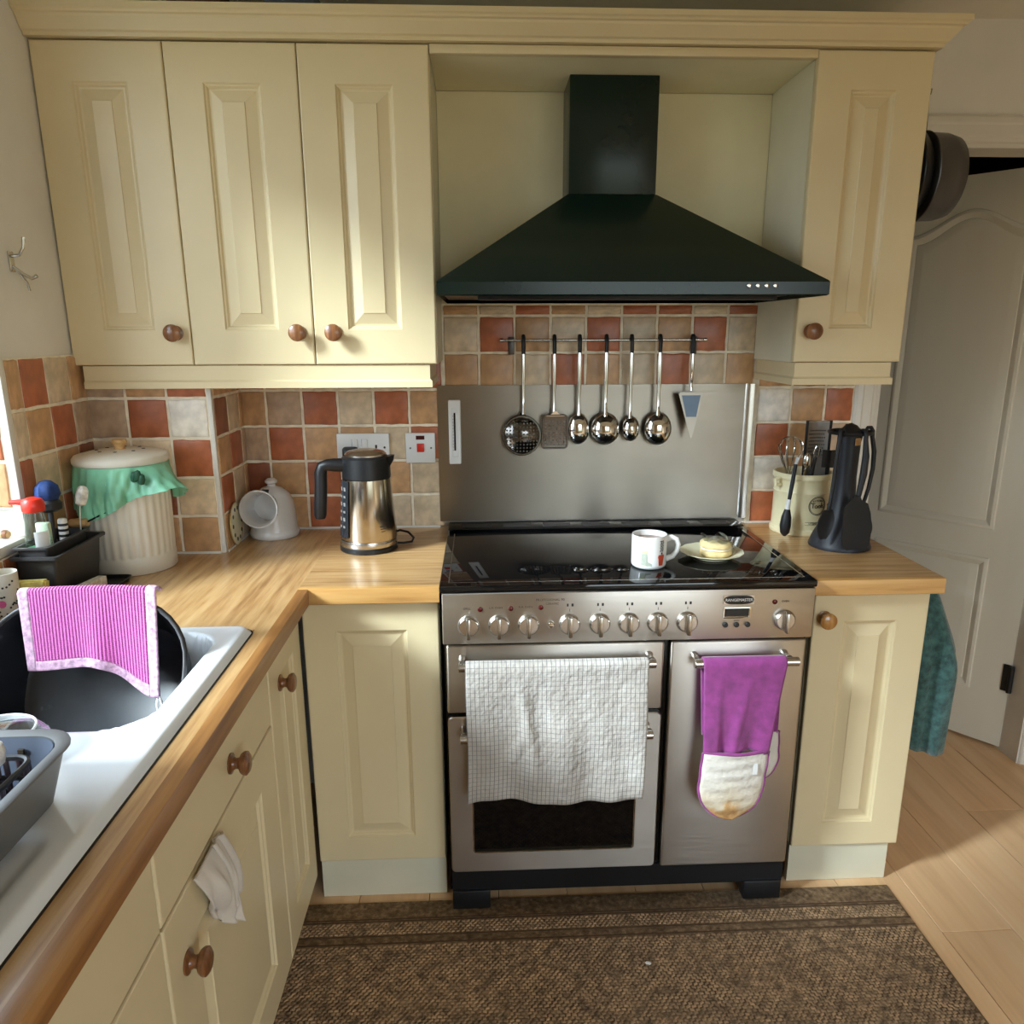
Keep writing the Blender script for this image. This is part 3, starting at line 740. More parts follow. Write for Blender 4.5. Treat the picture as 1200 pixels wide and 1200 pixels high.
def bar(d, x0, x1, z, pa, pb):
    m = MB(); m.lathe([(.0105, 0), (.0115, .001), (.0115, x1-x0-.001), (.0105, x1-x0)], (x0, BARY, z), (1, 0, 0), 18)
    for px in (pa, pb): m.lathe([(.010, 0), (.007, .006), (.007, .028), (.009, .035)], (px, RY-.0005, z+.004), (0, -1, 0), 14)
    m.build('handle', m_satin, d)
bar(d1, .062, .536, .7295, .0695, .5285); bar(d2, .062, .536, .540, .0695, .5285); bar(d3, .630, .886, .7265, .6400, .8660)
m = MB(); m.box(.031, .921, -.640, -.60, .058, .124); m.build('plinth', m_blk, t, smooth=False)
for x0, x1 in ((.031, .131), (.816, .918)):
    m = MB(); m.box(x0, x1, -.648, -.56, .0085, .064, .003); m.build('foot', m_blk, t)
for x in (.10, .85):
    m = MB(); m.box(x, x+.06, -.12, -.06, .001, .064, .003); m.build('foot', m_blk, t)
KY = -.6642
for kx in (.0870, .1600, .2310, .3300, .4030, .4740, .5440, .6160, .8560):
    m = MB(); m.lathe([(.0250, 0), (.0262, .002), (.0250, .008), (.0215, .0115), (0, .0125)], (kx, KY, .8215), (0, -1, 0), 28)
    k = m.build('control_knob', m_satin, panel)
    m = MB(); m.box(kx-.0052, kx+.0052, KY-.029, KY-.0110, .8215-.0265, .8215+.0245, .003, 2); m.build('knob_grip', m_satin, panel)
m = MB(); m.lathe([(.0085, 0), (.0085, .003), (.0065, .004), (.0060, .008), (0, .009)], (.285, KY, .8215), (0, -1, 0), 18); lab(m.build('light_button', m_chrome, panel), 'small round black ringed push button')
for lx, lz in ((.1155, .8625), (.1885, .8635), (.2605, .8650), (.829, .868)):
    m = MB(); m.lathe([(.0062, 0), (.0062, .0015), (.004, .003), (0, .0032)], (lx, KY, lz), (0, -1, 0), 14); m.build('indicator_lamp', m_redlamp, panel)
for s_, x, z, sz in (('GRILL', .084, .8645, .0070), ('L.H. OVEN', .153, .8655, .0070), ('R.H. OVEN', .224, .8665, .0070), ('PROFESSIONAL 90', .283, .8835, .0085), ('CERAMIC', .288, .8735, .0075), ('OVEN', .855, .869, .0070)):
    text(s_, sz, m_inkbrown, panel, facing_front(x, KY-.0004, z), ext=.0003)
for kx in (.3300, .4030, .4740, .5440, .6160):          # burner position pictograms
    m = MB()
    for i, (dx, w) in enumerate(((-.007, .004), (.004, .005))): m.box(kx+dx, kx+dx+w, KY-.0008, KY, .866, .873)
    m.box(kx-.0006, kx+.0006, KY-.0008, KY, .853, .860); m.build('marking', m_ink, panel, smooth=False)
def oval(w, h, n=24): return [(w*math.copysign(abs(math.cos(q))**.55, math.cos(q)), h*math.copysign(abs(math.sin(q))**1.0, math.sin(q))) for q in [2*PI*i/n for i in range(n)]]
bx_, bz_ = .7395, .8755
m = MB(); m.prism([(bx_+a, bz_+b) for a, b in rrect(-.038, .038, -.0115, .0115, .002, 2)], lambda a, b, d: (a, d, b), KY, KY-.0025); m.build('badge_frame', m_satin, panel, smooth=False)
m = MB(); m.prism([(bx_+a, bz_+b) for a, b in oval(.0365, .0112)], lambda a, b, d: (a, d, b), KY-.0026, KY-.0040); m.build('badge', m_blkgloss, panel, smooth=False)
text('RANGEMASTER', .0098, m_silver, panel, facing_front(bx_, KY-.0043, bz_), ext=.0004)
cz_ = .8425
m = MB(); m.loft([[(.737+a, KY-d, cz_+b) for a, b in rrect(-w, w, -h, h, .002, 2)] for w, h, d in ((.034, .0145, 0), (.034, .0145, .003), (.031, .0115, .0035), (.029, .0100, .001))], cap1=False); m.build('clock_frame', m_chrome, panel, angle=30)
m = MB(); m.box(.737-.0295, .737+.0295, KY-.0012, KY-.0002, cz_-.0105, cz_+.0105); m.build('clock_display', m_screen, panel, smooth=False)
for k in (-1, 0, 1):
    m = MB(); m.lathe([(.0065, 0), (.0065, .004), (.005, .006), (0, .0062)], (.738+k*.0275, KY, .8115), (0, -1, 0), 16); m.build('clock_button', m_ink, panel)
m = MB(); m.box(.731, .745, KY-.0006, KY, .8215, .8228); m.build('marking', m_ink, panel, smooth=False)

# splashback
t = thing('splashback', 'brushed steel splashback panel on the wall behind the hob', 'splashback', (.479, -.012, .926))
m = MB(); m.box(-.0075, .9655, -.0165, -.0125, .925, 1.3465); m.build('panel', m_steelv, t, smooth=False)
m = MB(); m.loft([[(x, y, z) for x, y in ((.9395, -.0166), (.944, -.021), (.957, -.024), (.966, -.024), (.966, -.0166))] for z in (.925, 1.3465)]); m.build('edge_strip', m_satin, t, angle=60)
# thermometer
t = thing('thermometer', 'white thermometer strip stuck on the steel splashback', 'thermometer', (.044, -.018, 1.108))
m = MB(); m.loft([[(.044+a, -.0167-d, 1.2055+b) for a, b in rrect(-w, w, -h, h, .004, 3)] for w, h, d in ((.0185, .0975, 0), (.0185, .0975, .008), (.0165, .0955, .010), (.0085, .075, .010), (.0080, .0745, .006))], cap1=True); m.build('case', m_white, t, angle=30)
m = MB(); m.box(.0415, .0465, -.0248, -.0229, 1.150, 1.265); m.build('tube', m_screen, t, smooth=False)
m = MB()
for k in range(12): m.box(.0375, .0405, -.0236, -.0229, 1.150+k*.0095, 1.151+k*.0095)
m.build('scale_marks', m_ink, t, smooth=False)

# ------------------------------------------------------------------ hood
t = thing('cooker_hood', 'dark green pyramid chimney cooker hood with silver buttons', 'cooker hood', (.488, -.27, 1.584))
HX_0, HX_1, HY_ = .0261, .9506, -.5302
m = MB()
lipr = lambda z, i=0: [(HX_0+i, HY_+i, z), (HX_1-i, HY_+i, z), (HX_1-i, -.0120, z), (HX_0+i, -.0120, z)]
m.loft([lipr(1.584, .004), lipr(1.587, 0), lipr(1.615, 0), lipr(1.619, .003), [(.366, -.172, 1.860), (.606, -.172, 1.860), (.606, -.0120, 1.860), (.366, -.0120, 1.860)]], cap0=False)
m.face([m.bm.verts.new(p) for p in lipr(1.600, .004)])
m.loft([lipr(1.584, .004), lipr(1.600, .004)], cap0=False, cap1=False)
canopy = m.build('canopy', m_green, t, angle=30)
m = MB(); m.box(.368, .604, -.170, -.0125, 1.8605, 2.1495, .002); m.build('chimney', m_green, t)
m = MB(); m.box(HX_0+.008, HX_1-.008, HY_+.008, -.016, 1.594, 1.599); m.build('filter', m_darkmetal, t, smooth=False)
m = MB(); m.box(.12, .86, -.44, -.40, 1.578, 1.594, .002); lab(m.build('light_bar', m_blk, t), 'black light bar')
for k in range(4):
    m = MB(); m.lathe([(.0055, 0), (.0055, .003), (.004, .0045), (0, .005)], (.757+k*.0207, HY_-.0003, 1.606), (0, -1, 0), 14); lab(m.build('button', m_chrome, canopy), 'silver push button')

# ------------------------------------------------------------------ utensil rail and hanging utensils
YR, ZR = -.050, 1.4785
t = thing('utensil_rail', 'thin steel utensil rail on the tiles above the splashback', 'rail', (.49, -.02, ZR))
m = MB(); m.lathe([(.0, -.004), (.006, 0), (.006, .010), (.0035, .012), (.0035, .604), (.006, .606), (.006, .616), (0, .620)], (.184, YR, ZR), (1, 0, 0), 12); m.build('bar', m_satin, t)
for x in (.218, .772):
    m = MB(); m.box(x-.005, x+.005, YR+.002, -.0125, ZR-.005, ZR+.005, .001).box(x-.009, x+.009, -.0155, -.0108, ZR-.042, ZR+.010, .0015); m.build('bracket', m_darkmetal, t)
YH = -.060
def handle(t, x, z_end, y_end, rw=.0056):
    m = MB()
    pts = [(x, YR+.008, ZR-.004), (x, YR+.0095, ZR+.006), (x, YR+.004, ZR+.0125), (x, YR-.005, ZR+.0125), (x, YR-.0098, ZR+.005), (x, YR-.0105, ZR-.008), (x, YH, ZR-.022), (x, YH, ZR-.040)]
    m.tube(pts, [.0048, .005, .0055, .0058, .0060, .0062, .0062, .0058], 10); lab(m.build('hook_grip', m_blk, t), 'black hooked grip')
    m = MB(); m.tube([(x, YH, ZR-.036), (x, YH-.001, ZR-.07), (x, YH-.002, ZR-.12), (x, YH+.001, (z_end+ZR)/2-.05), (x, (y_end+YH)/2, z_end+.02), (x, y_end, z_end)], [rw*1.0, rw*1.25, rw, rw*.8, rw*.8, rw*1.1], 10); m.build('handle', m_chrome, t)
def perforated(cx_, cz0, f, mask, cell, hr, mat, name, t):
    m = MB(); n = 12
    cache = {}
    for i in range(-n, n):
        for j in range(-n, n):
            a, b = (i+.5)*cell, (j+.5)*cell
            if not mask(a, b): continue
            cs = [(a+dx*cell/2, b+dz*cell/2) for dx, dz in ((1, 0), (1, 1), (0, 1), (-1, 1), (-1, 0), (-1, -1), (0, -1), (1, -1))]
            hs = [(a+hr*math.cos(PI/4*k), b+hr*math.sin(PI/4*k)) for k in range(8)]
            V = lambda p: cache.setdefault((round(p[0], 5), round(p[1], 5)), None) or cache.__setitem__((round(p[0], 5), round(p[1], 5)), m.bm.verts.new(f(*p))) or cache[(round(p[0], 5), round(p[1], 5))]
            A = [V(p) for p in cs]; B = [V(p) for p in hs]
            for k in range(8): m.face([A[k], A[(k+1) % 8], B[(k+1) % 8], B[k]])
    return m
def utensil(name, label, cat, x): return thing(name, label, cat, (x, YR, ZR), 'steel utensils hanging on the rail')
# skimmer
x = .2535; t = utensil('skimmer', 'round perforated steel skimmer, leftmost on the rail', 'skimmer', x); handle(t, x-.001, 1.262, -.068)
f = lambda a, b: (x-.006+a*.96, -.085+.020*((a*a+b*b)/.0036), 1.200+b)
m = perforated(x, 1.2, f, lambda a, b: math.hypot(a, b) < .0555, .0105, .0030, m_chrome, 'disc', t)
m.tube([f(.0575*math.cos(q), .0575*math.sin(q)) for q in [2*PI*i/40 for i in range(40)]], .0042, 6, closed=True)
m.build('disc', m_dkchrome, t, rec=False, angle=60)
m = MB(); m.sheet(lambda u, v: f((u-.5)*(.012+.034*v), .066-.022*v), 6, 6, .002); m.build('neck', m_chrome, t)
# turner
x = .3445; t = utensil('turner', 'square slotted steel turner, second from left on the rail', 'turner', x); handle(t, x, 1.264, -.062)
f = lambda a, b: (x+.003+a*(1+.10*(-b/.1)), -.064-.006*(b/.05), 1.212+b)
m = perforated(x, 1.2, f, lambda a, b: abs(a) < .034 and -.049 < b < .030, .0112, .0034, m_chrome, 'blade', t)
m.tube([f(a, b) for a, b in rrect(-.0375, .0365, -.0525, .0485, .010, 3)], .003, 6, closed=True)
m.sheet(lambda u, v: f((u-.5)*.075, .034+.0135*v), 6, 3, .002)
m.build('blade', m_dkchrome, t, rec=False, angle=60)
m = MB(); m.sheet(lambda u, v: f((u-.5)*(.012+.05*v*v), .060-.015*v), 6, 6, .003); m.build('neck', m_chrome, t)
# spoons and ladles
def bowl_head(t, x, zc, rx, rz, dep, yc, name='bowl'):
    m = MB()
    def f(u, v):
        q = 2*PI*u; r_ = math.sin(v*PI/2); return (x+rx*r_*math.cos(q), yc-dep*math.cos(v*PI/2), zc+rz*r_*math.sin(q)*(1 if math.sin(q) < 0 else 1.12))
    n, k = 32, 9
    for lay, sc_ in ((0, 1), (1, .93)):
        pole = m.bm.verts.new((x, yc-dep*sc_, zc)); prev = None
        for j in range(1, k+1):
            ring = []
            for i in range(n):
                p = Vector(f(i/n, j/k)); 
                if lay: p = Vector((x+(p.x-x)*.95, yc+(p.y-yc)*.93, zc+(p.z-zc)*.95))
                ring.append(m.bm.verts.new(p))
            for i in range(n):
                if prev is None: m.face([pole, ring[i], ring[(i+1) % n]])
                else: m.face([prev[i], ring[i], ring[(i+1) % n], prev[(i+1) % n]])
            prev = ring
        if lay == 0: outer = prev
    for i in range(n): m.face([outer[i], outer[(i+1) % n], prev[(i+1) % n], prev[i]])
    m.build(name, m_chrome, t, angle=70)
x = .4205; t = utensil('serving_spoon', 'oval steel serving spoon, third from left on the rail', 'spoon', x); handle(t, x-.001, 1.258, -.062, .0066); bowl_head(t, x-.001, 1.215, .033, .045, .022, -.056)
x = .4995; t = utensil('ladle', 'broad deep steel ladle in the middle of the rail', 'ladle', x); handle(t, x, 1.255, -.070, .0066); bowl_head(t, x+.002, 1.214, .045, .047, .036, -.050)
x = .575; t = utensil('small_ladle', 'small narrow steel ladle between the broad ladle and the large spoon', 'ladle', x); handle(t, x, 1.248, -.065, .0058); bowl_head(t, x+.005, 1.214, .027, .037, .026, -.050)
x = .660; t = utensil('basting_spoon', 'large steel spoon on the rail, next to the cake slice', 'spoon', x); handle(t, x, 1.256, -.066, .0066); bowl_head(t, x+.004, 1.213, .042, .048, .030, -.050)
x = .759; t = utensil('cake_slice', 'triangular steel cake slice, rightmost on the rail', 'cake slice', x); handle(t, x, 1.330, -.060, .0045)
m = MB(); m.prism([(-.038, 1.320), (-.034, 1.325), (.034, 1.325), (.038, 1.320), (.006, 1.192), (.002, 1.187), (-.001, 1.192)], lambda a, b, d: (x+a, -.060-d-(1.325-b)*.10, b), 0, .0018); m.build('blade', m_steelv, t, smooth=False)
m = MB(); m.prism([(-.0285, 1.316), (.0285, 1.316), (.0165, 1.252), (-.0135, 1.252)], lambda a, b, d: (x+a, -.0622-d-(1.325-b)*.10, b), 0, .0006); lab(m.build('blade_face', pm('dark_blade', (70, 78, 86), .3, metal=.8), t, smooth=False), 'darker upper face of the blade')

# ------------------------------------------------------------------ sockets
def plate(name, label, cat, x0, x1, z0, z1):
    t = thing(name, label, cat, ((x0+x1)/2, -.011, z0))
    m = MB(); m.box(x0, x1, -.0205, -.0108, z0, z1, .002); m.build('plate', m_white, t)
    return t
t = plate('double_socket', 'white double power socket on the tiles behind the kettle', 'socket', -.3165, -.1575, 1.1185, 1.2040)
for rx in (-.262, -.232):
    m = MB(); m.box(rx-.008, rx+.008, -.0235, -.0200, 1.163, 1.187, .001); m.build('rocker_switch', m_white, t)
    m = MB(); m.box(rx-.0092, rx-.0082, -.0212, -.0204, 1.163, 1.187); m.build('rocker_gap', m_grey, t, smooth=False)
m = MB(); m.box(-.2005, -.1945, -.0212, -.0203, 1.158, 1.169).box(-.211, -.203, -.0212, -.0203, 1.138, 1.143).box(-.192, -.184, -.0212, -.0203, 1.138, 1.143); m.build('pin_holes', m_ink, t, smooth=False)
m = MB(); m.lathe([(.0035, 0), (.0035, .0012), (0, .0015)], (-.172, -.0204, 1.161), (0, -1, 0), 12); m.build('screw', m_satin, t)
t = plate('cooker_switch', 'white square cooker switch with red rocker beside the splashback', 'switch', -.1075, -.0175, 1.1120, 1.2040)
m = MB(); m.box(-.0735, -.0510, -.0245, -.0200, 1.146, 1.172, .0015); lab(m.build('rocker', m_red, t), 'red rocker')
m = MB(); m.box(-.0755, -.0495, -.0214, -.0203, 1.184, 1.196); lab(m.build('neon_window', m_redlamp, t, smooth=False), 'dark red neon window')
for sx_ in (-.0935, -.0300):
    m = MB(); m.lathe([(.003, 0), (.003, .0012), (0, .0015)], (sx_, -.0204, 1.158), (0, -1, 0), 12); m.build('screw', m_grey, t)
t = thing('power_plug', 'black plug in the left outlet of the double socket', 'plug', (-.276, -.022, 1.15))
m = MB(); m.loft([[(-.276+a, -.0215-d, 1.1385+b) for a, b in rrect(-w, w, -h, h, .010, 4)] for w, h, d in ((.024, .026, 0), (.024, .026, .010), (.019, .022, .026), (.013, .016, .030))]); m.build('body', m_blk, t)
m = MB(); m.tube([(-.276, -.045, 1.128), (-.277, -.052, 1.10), (-.280, -.06, 1.02), (-.276, -.075, .94), (-.255, -.10, .911), (-.215, -.12, .9095)], .0035, 8); m.build('cord', m_blk, t)

# ------------------------------------------------------------------ kettle
kx, ky = -.2005, -.25
t = thing('kettle', 'tall stainless steel jug kettle with black handle on the oak worktop', 'kettle', (kx, ky, ZW))
m = MB(); m.lathe([(.079, 0), (.081, .002), (.081, .012), (.078, .015)], (kx, ky, ZW+.0005), n=40); m.build('power_base', m_blk, t)
m = MB(); m.lathe([(.079, .0155), (.0805, .018), (.0790, .032), (.0785, .0335)], (kx, ky, ZW), n=40); m.build('base_ring', m_satin, t)
m = MB(); m.lathe([(.0775, .034), (.0785, .037), (.0670, .2050)], (kx+.003, ky, ZW), n=48); m.build('body', m_kettle, t, angle=30)
m = MB(); m.lathe([(.0660, .2055), (.0675, .208), (.0660, .262), (.058, .268)], (kx+.003, ky, ZW), n=40)
m.build('collar', m_blk, t, angle=30)
m = MB(); m.lathe([(.0575, .2685), (.0575, .272), (.050, .279), (.030, .2835), (.0, .2845)], (kx+.003, ky, ZW), n=36); m.build('lid', m_satin, t, angle=40)
m = MB(); m.loft([[(kx+.062, ky-.018, ZW+.225), (kx+.062, ky+.018, ZW+.225), (kx+.064, ky+.020, ZW+.266), (kx+.064, ky-.020, ZW+.266)], [(kx+.079, ky-.005, ZW+.252), (kx+.079, ky+.005, ZW+.252), (kx+.083, ky+.006, ZW+.268), (kx+.083, ky-.006, ZW+.268)]]); m.build('spout', m_blk, t)
m = MB()
hp = [(kx-.052, ky-.012, ZW+.242), (kx-.085, ky-.018, ZW+.244), (kx-.100, ky-.020, ZW+.244), (kx-.113, ky-.021, ZW+.240), (kx-.119, ky-.021, ZW+.225), (kx-.1205, ky-.022, ZW+.19), (kx-.124, ky-.024, ZW+.14), (kx-.127, ky-.025, ZW+.105), (kx-.1275, ky-.025, ZW+.095)]
m.tube(hp, [.020, .018, .0165, .0165, .0175, .0175, .0178, .0175, .014], 14); m.build('handle', m_blk, t, angle=60)
m = MB()
q0, q1 = math.radians(196), math.radians(232)
m.sheet(lambda u, v: ((kx+.003)+(.0792-.0114*v+.0014)*math.cos(q0+(q1-q0)*u), ky+(.0792-.0114*v+.0014)*math.sin(q0+(q1-q0)*u), ZW+.045+.158*v), 8, 12, .002); m.build('water_gauge', m_tintglass, t)
m = MB()
for k in range(6):
    zz = ZW+.075+k*.021; r_ = .0792-.0114*((zz-ZW-.045)/.158)+.0028
    for q in (206, 220):
        qa = math.radians(q); m.obox((kx+.003+r_*math.cos(qa), ky+r_*math.sin(qa), zz), (-.004*math.sin(qa), .004*math.cos(qa), 0), (.0004*math.cos(qa), .0004*math.sin(qa), 0), (0, 0, .003+.002*(k % 2)))
m.build('gauge_marks', m_silver, t, smooth=False)
m = MB()
for i in range(3):
    qa = math.radians(-52+i*0); 
    m.obox((kx+.003+.0765*math.cos(qa), ky+.0765*math.sin(qa), ZW+.077-i*.007), (-.010*math.sin(qa)*(1-.2*i), .010*math.cos(qa)*(1-.2*i), 0), (.0006*math.cos(qa), .0006*math.sin(qa), 0), (0, 0, .0008))
m.build('printed_lines', m_ink, t, smooth=False)
m = MB(); m.tube([(kx+.074, ky+.028, ZW+.007), (kx+.095, ky+.030, ZW+.006), (kx+.118, ky+.045, ZW+.0055), (kx+.122, ky+.065, ZW+.012), (kx+.105, ky+.085, ZW+.024), (kx+.080, ky+.095, ZW+.028), (kx+.06, ky+.11, ZW+.018), (kx+.03, ky+.13, ZW+.006), (kx-.014, ky+.14, ZW+.0055)], .0035, 8); m.build('cord', m_blk, t)

# ------------------------------------------------------------------ salt pig and leaning lid
px, py = -.506, -.087
t = thing('salt_pig', 'white glazed pot with round side opening and knob, left of the kettle', 'pot', (px, py, ZW))
m = MB(); m.lathe([(.068, 0), (.072, .004), (.0725, .016), (.069, .020), (.0685, .026), (.0655, .075), (.061, .105), (.050, .130), (.030, .147), (.012, .153), (.0115, .158), (.018, .163), (.018, .170), (.010, .176), (0, .177)], (px, py, ZW+.0005), n=72)
ax = Vector((-.01, -.95, .13)).normalized(); o = Vector((px-.018, py-.020, ZW+.092))
bmesh.ops.subdivide_edges(m.bm, edges=[e_ for e_ in m.bm.edges if abs(e_.verts[0].co.z-e_.verts[1].co.z) > .018], cuts=3, use_grid_fill=True)
kill = []
for f_ in m.bm.faces:
    c_ = f_.calc_center_median(); h = (c_-o).dot(ax)
    if h > 0 and ((c_-o)-ax*h).length < .047: kill.append(f_)
bmesh.ops.delete(m.bm, geom=kill, context='FACES')
m.build('body', m_potw, t, angle=45)
m = MB(); m.lathe([(.046, .02), (.050, .045), (.0545, .068), (.0555, .073), (.052, .074), (.0485, .068), (.044, .045), (.042, .0), (.040, -.028), (0, -.030)], o, ax, 40, cap0=False); m.build('side_spout', m_potw, t, angle=45)
t = thing('round_lid', 'thin round gold-edged lid leaning on edge left of the white pot', 'lid', (-.585, -.14, ZW))
ax = Vector((1, .04, .02)).normalized()
m = MB(); m.lathe([(.059, 0), (.061, .001), (.061, .0032), (.055, .0045), (.040, .005), (0, .005)], Vector((-.5885, -.192, ZW+.0640)), ax, 36); m.build('disc', m_cplate, t, angle=40)
m = MB(); m.lathe([(.0612, .0006), (.0625, .001), (.0625, .0035), (.0612, .004)], Vector((-.5885, -.192, ZW+.0640)), ax, 36, cap0=False, cap1=False); m.build('rim', m_gold, t)
m = MB()
for i in range(10):
    q = 2*PI*i/10; a = Vector((ax.y, -ax.x, 0)).normalized(); b = ax.cross(a); p = Vector((-.5885, -.192, ZW+.0640))+ax*.0049+(a*math.cos(q)+b*math.sin(q))*.045
    m.lathe([(.006, 0), (.006, .001), (0, .0012)], p, ax, 8)
m.build('spots', m_inkbrown, t)

# ------------------------------------------------------------------ compost caddy
bx2, by2 = -.797, -.394
t = thing('compost_caddy', 'cream enamel food caddy bin with lid and green liner in the corner', 'bin', (bx2, by2, ZW))
flute = lambda q, h: 1+(.009*max(-1, min(1, 2.2*math.cos(q*32))) if .045 < h < .25 else 0)
m = MB(); m.lathe([(.103, 0), (.105, .002), (.105, .040), (.1035, .043), (.1035, .047)]+[(.1035+.0035*i/8, .05+.19*i/8) for i in range(9)]+[(.108, .25), (.109, .275)], (bx2, by2, ZW+.0005), n=256, wob=flute); m.build('body', m_bin, t, angle=60)
m = MB(); m.lathe([(.112, .2795), (.1135, .282), (.1135, .293), (.108, .300), (.07, .309), (.02, .312), (0, .312)], (bx2, by2, ZW), n=40); lid = m.build('lid', m_bin, t, angle=45)
for i in range(8):
    q = 2*PI*i/8+.2; m = MB(); m.lathe([(.0045, 0), (.0045, .0008), (0, .001)], (bx2+.055*math.cos(q), by2+.055*math.sin(q), ZW+.3108-.0002), (0, 0, 1), 10); lab(m.build('vent_hole', m_ink, lid), 'dark vent hole')
m = MB(); m.lathe([(.014, .3122), (.011, .318), (.016, .324), (.019, .330), (.017, .336), (0, .338)], (bx2, by2, ZW), n=20); lab(m.build('lid_knob', m_pine, lid), 'wooden lid knob')
# liner: a skirt folded over the rim, flaring into a loose corner on the right
m = MB()
def liner(u, v):
    q = 2*PI*u; c_, s_ = math.cos(q), math.sin(q)
    front = max(0, -s_)
    drop = .088+.036*max(0, math.cos(q-math.radians(215)))+.012*math.sin(3*q+1)
    fl = max(0, math.cos(q-math.radians(-22)))**14
    drop -= .030*fl
    r_ = .1105+.008*v+.006*math.sin(9*q+2*v)*v+.004*math.sin(17*q)*v+.0035*math.sin(23*q+7*v)*math.sin(PI*v)+.003*math.sin(41*q-5*v)*v+fl*.070*v**.9
    zz = .2785-drop*v
    x, y, z = bx2+r_*c_, by2+r_*s_, ZW+zz
    return (max(x, XL+.014), min(y, BY-.0145) if x < BX+.0 else y, z)
m.sheet(liner, 180, 14, .0012); m.build('liner', m_bag, t, angle=70)
m = MB()
for i, (a, b, c_) in enumerate(((0, 0, 0), (.010, -.004, .004), (.018, -.002, -.006))):
    m.lathe([(0, -.014), (.007, -.010), (.009, 0), (.006, .012), (0, .016)], (bx2+.070+a, by2-.100+b, ZW+.255+c_), (.2, -.1, 1), 10)
lab(m.build('liner_knot', m_baggd, t), 'dark green knotted liner tail')
m = MB(); m.tube([(bx2+.02, by2-.112, ZW+.180), (bx2-.02, by2-.112, ZW+.163), (bx2-.055, by2-.111, ZW+.146)], .0022, 8); m.tube([(bx2-.055, by2-.111, ZW+.146), (bx2-.085, by2-.095, ZW+.142), (bx2-.100, by2-.05, ZW+.146)], .0022, 8); m.build('bail_wire', m_nonstick, t)
m = MB(); m.lathe([(.0085, 0), (.0105, .004), (.0115, .025), (.0105, .046), (.0085, .050)], (bx2-.050, by2-.112, ZW+.146), (-.9, .20, -.06), 14); lab(m.build('bail_grip', m_pine, t), 'wooden handle grip')

# ------------------------------------------------------------------ utensil jar, its contents, and the black stand
jx, jy = 1.105, -.112
t = thing('utensil_jar', 'cream enamel utensil jar with printed stamp by the tiled wall', 'jar', (jx, jy, ZW))
m = MB(); m.lathe([(.086, 0), (.088, .003), (.088, .014), (.084, .018), (.083, .06), (.083, .125), (.0845, .128), (.083, .131), (.083, .160), (.086, .166), (.0895, .170), (.0895, .182), (.087, .185), (.083, .185), (.080, .180), (.080, .02), (0, .018)], (jx, jy, ZW+.0005), n=48); m.build('body', m_jar, t, angle=40)
m = MB(); m.tube([(jx-.080, jy-.030, ZW+.150), (jx-.098, jy-.036, ZW+.150), (jx-.100, jy-.036, ZW+.166), (jx-.084, jy-.032, ZW+.172)], .006, 10); m.build('ear_handle', m_jar, t)
sa = math.radians(-78)
def on_jar(da, z, d=.0006): r_ = .083+d; return Vector((jx+r_*math.cos(sa+da), jy+r_*math.sin(sa+da), ZW+z))
m = MB()
for rr_, w in ((.0275, .0009), (.0245, .0005)):
    m.tube([on_jar(rr_*math.cos(q)/.083, .093+rr_*math.sin(q)) for q in [2*PI*i/36 for i in range(36)]], w, 5, closed=True)
m.tube([on_jar((-.034+.05*i/6)/.083, .043) for i in range(7)], .0005, 5); m.tube([on_jar((-.034+.05*i/6)/.083, .0345) for i in range(7)], .0005, 5)
m.build('stamp_rings', m_inkbrown, t)
def jar_text(s_, size, da, z):
    p = on_jar(da, z, .0009); a = sa+da
    X = Vector((-math.sin(a), math.cos(a), 0)); Zv = Vector((math.cos(a), math.sin(a), 0)); Y = Vector((0, 0, 1))
    mt = Matrix((X, Y, Zv)).transposed().to_4x4(); mt.translation = p
    text(s_, size, m_inkbrown, t, mt, ext=.0004)
for i, ch in enumerate('KITCHEN'):
    jar_text(ch, .0075, (-.0138+i*.0046)/.083, .1075+.0035*math.cos((i-3)/3*1.2)-.002)
jar_text('T', .023, -.0155/.083, .0935); jar_text('o', .021, -.0050/.083, .0925); jar_text('o', .021, .0055/.083, .0925); jar_text('l', .022, .0125/.083, .0935); jar_text('s', .021, .0180/.083, .0925)
for i, ch in enumerate('UTENSIL'): jar_text(ch, .0075, (-.021+i*.0054)/.083, .0388)
G = 'tools standing in the cream jar'
t = thing('whisk', 'steel wire balloon whisk standing in the cream jar, left side', 'whisk', (jx-.045, jy, ZW+.02), G)
m = MB(); wx, wy = jx-.052, jy-.015
for k in range(5):
    q = PI*k/5+.2; pts = []
    for i in range(17):
        s_ = i/16*2*PI-PI/2 if False else PI*i/16; r_ = .036*math.sin(s_)**.8 if 0 < i < 16 else .003
        sg = 1
        pts.append((i, r_))
    prof = [(.004, .0), (.010, .03), (.024, .06), (.035, .09), (.036, .105), (.028, .122), (.012, .131), (0, .133)]
    up_ = [(wx+r_*math.cos(q), wy+r_*math.sin(q), ZW+.160+h) for r_, h in prof]; dn = [(wx-r_*math.cos(q), wy-r_*math.sin(q), ZW+.160+h) for r_, h in prof[-2::-1]]
    m.tube(up_+dn, .0014, 6)
m.build('wires', m_chrome, t)
m = MB(); m.lathe([(.006, .0), (.007, .004), (.006, .142), (.004, .147)], (wx, wy, ZW+.0225), n=14); m.build('handle', m_satin, t)
t = thing('box_grater', 'flat steel grater with black frame standing in the cream jar', 'grater', (jx+.025, jy-.01, ZW+.02), G)
m = MB(); gx = jx+.028
m.sheet(lambda u, v: (gx-.033+.066*u, jy-.015+.012*math.sin(u*PI), ZW+.030+.305*v), 10, 20, .0016); m.build('plate', m_grater, t)
m = MB()
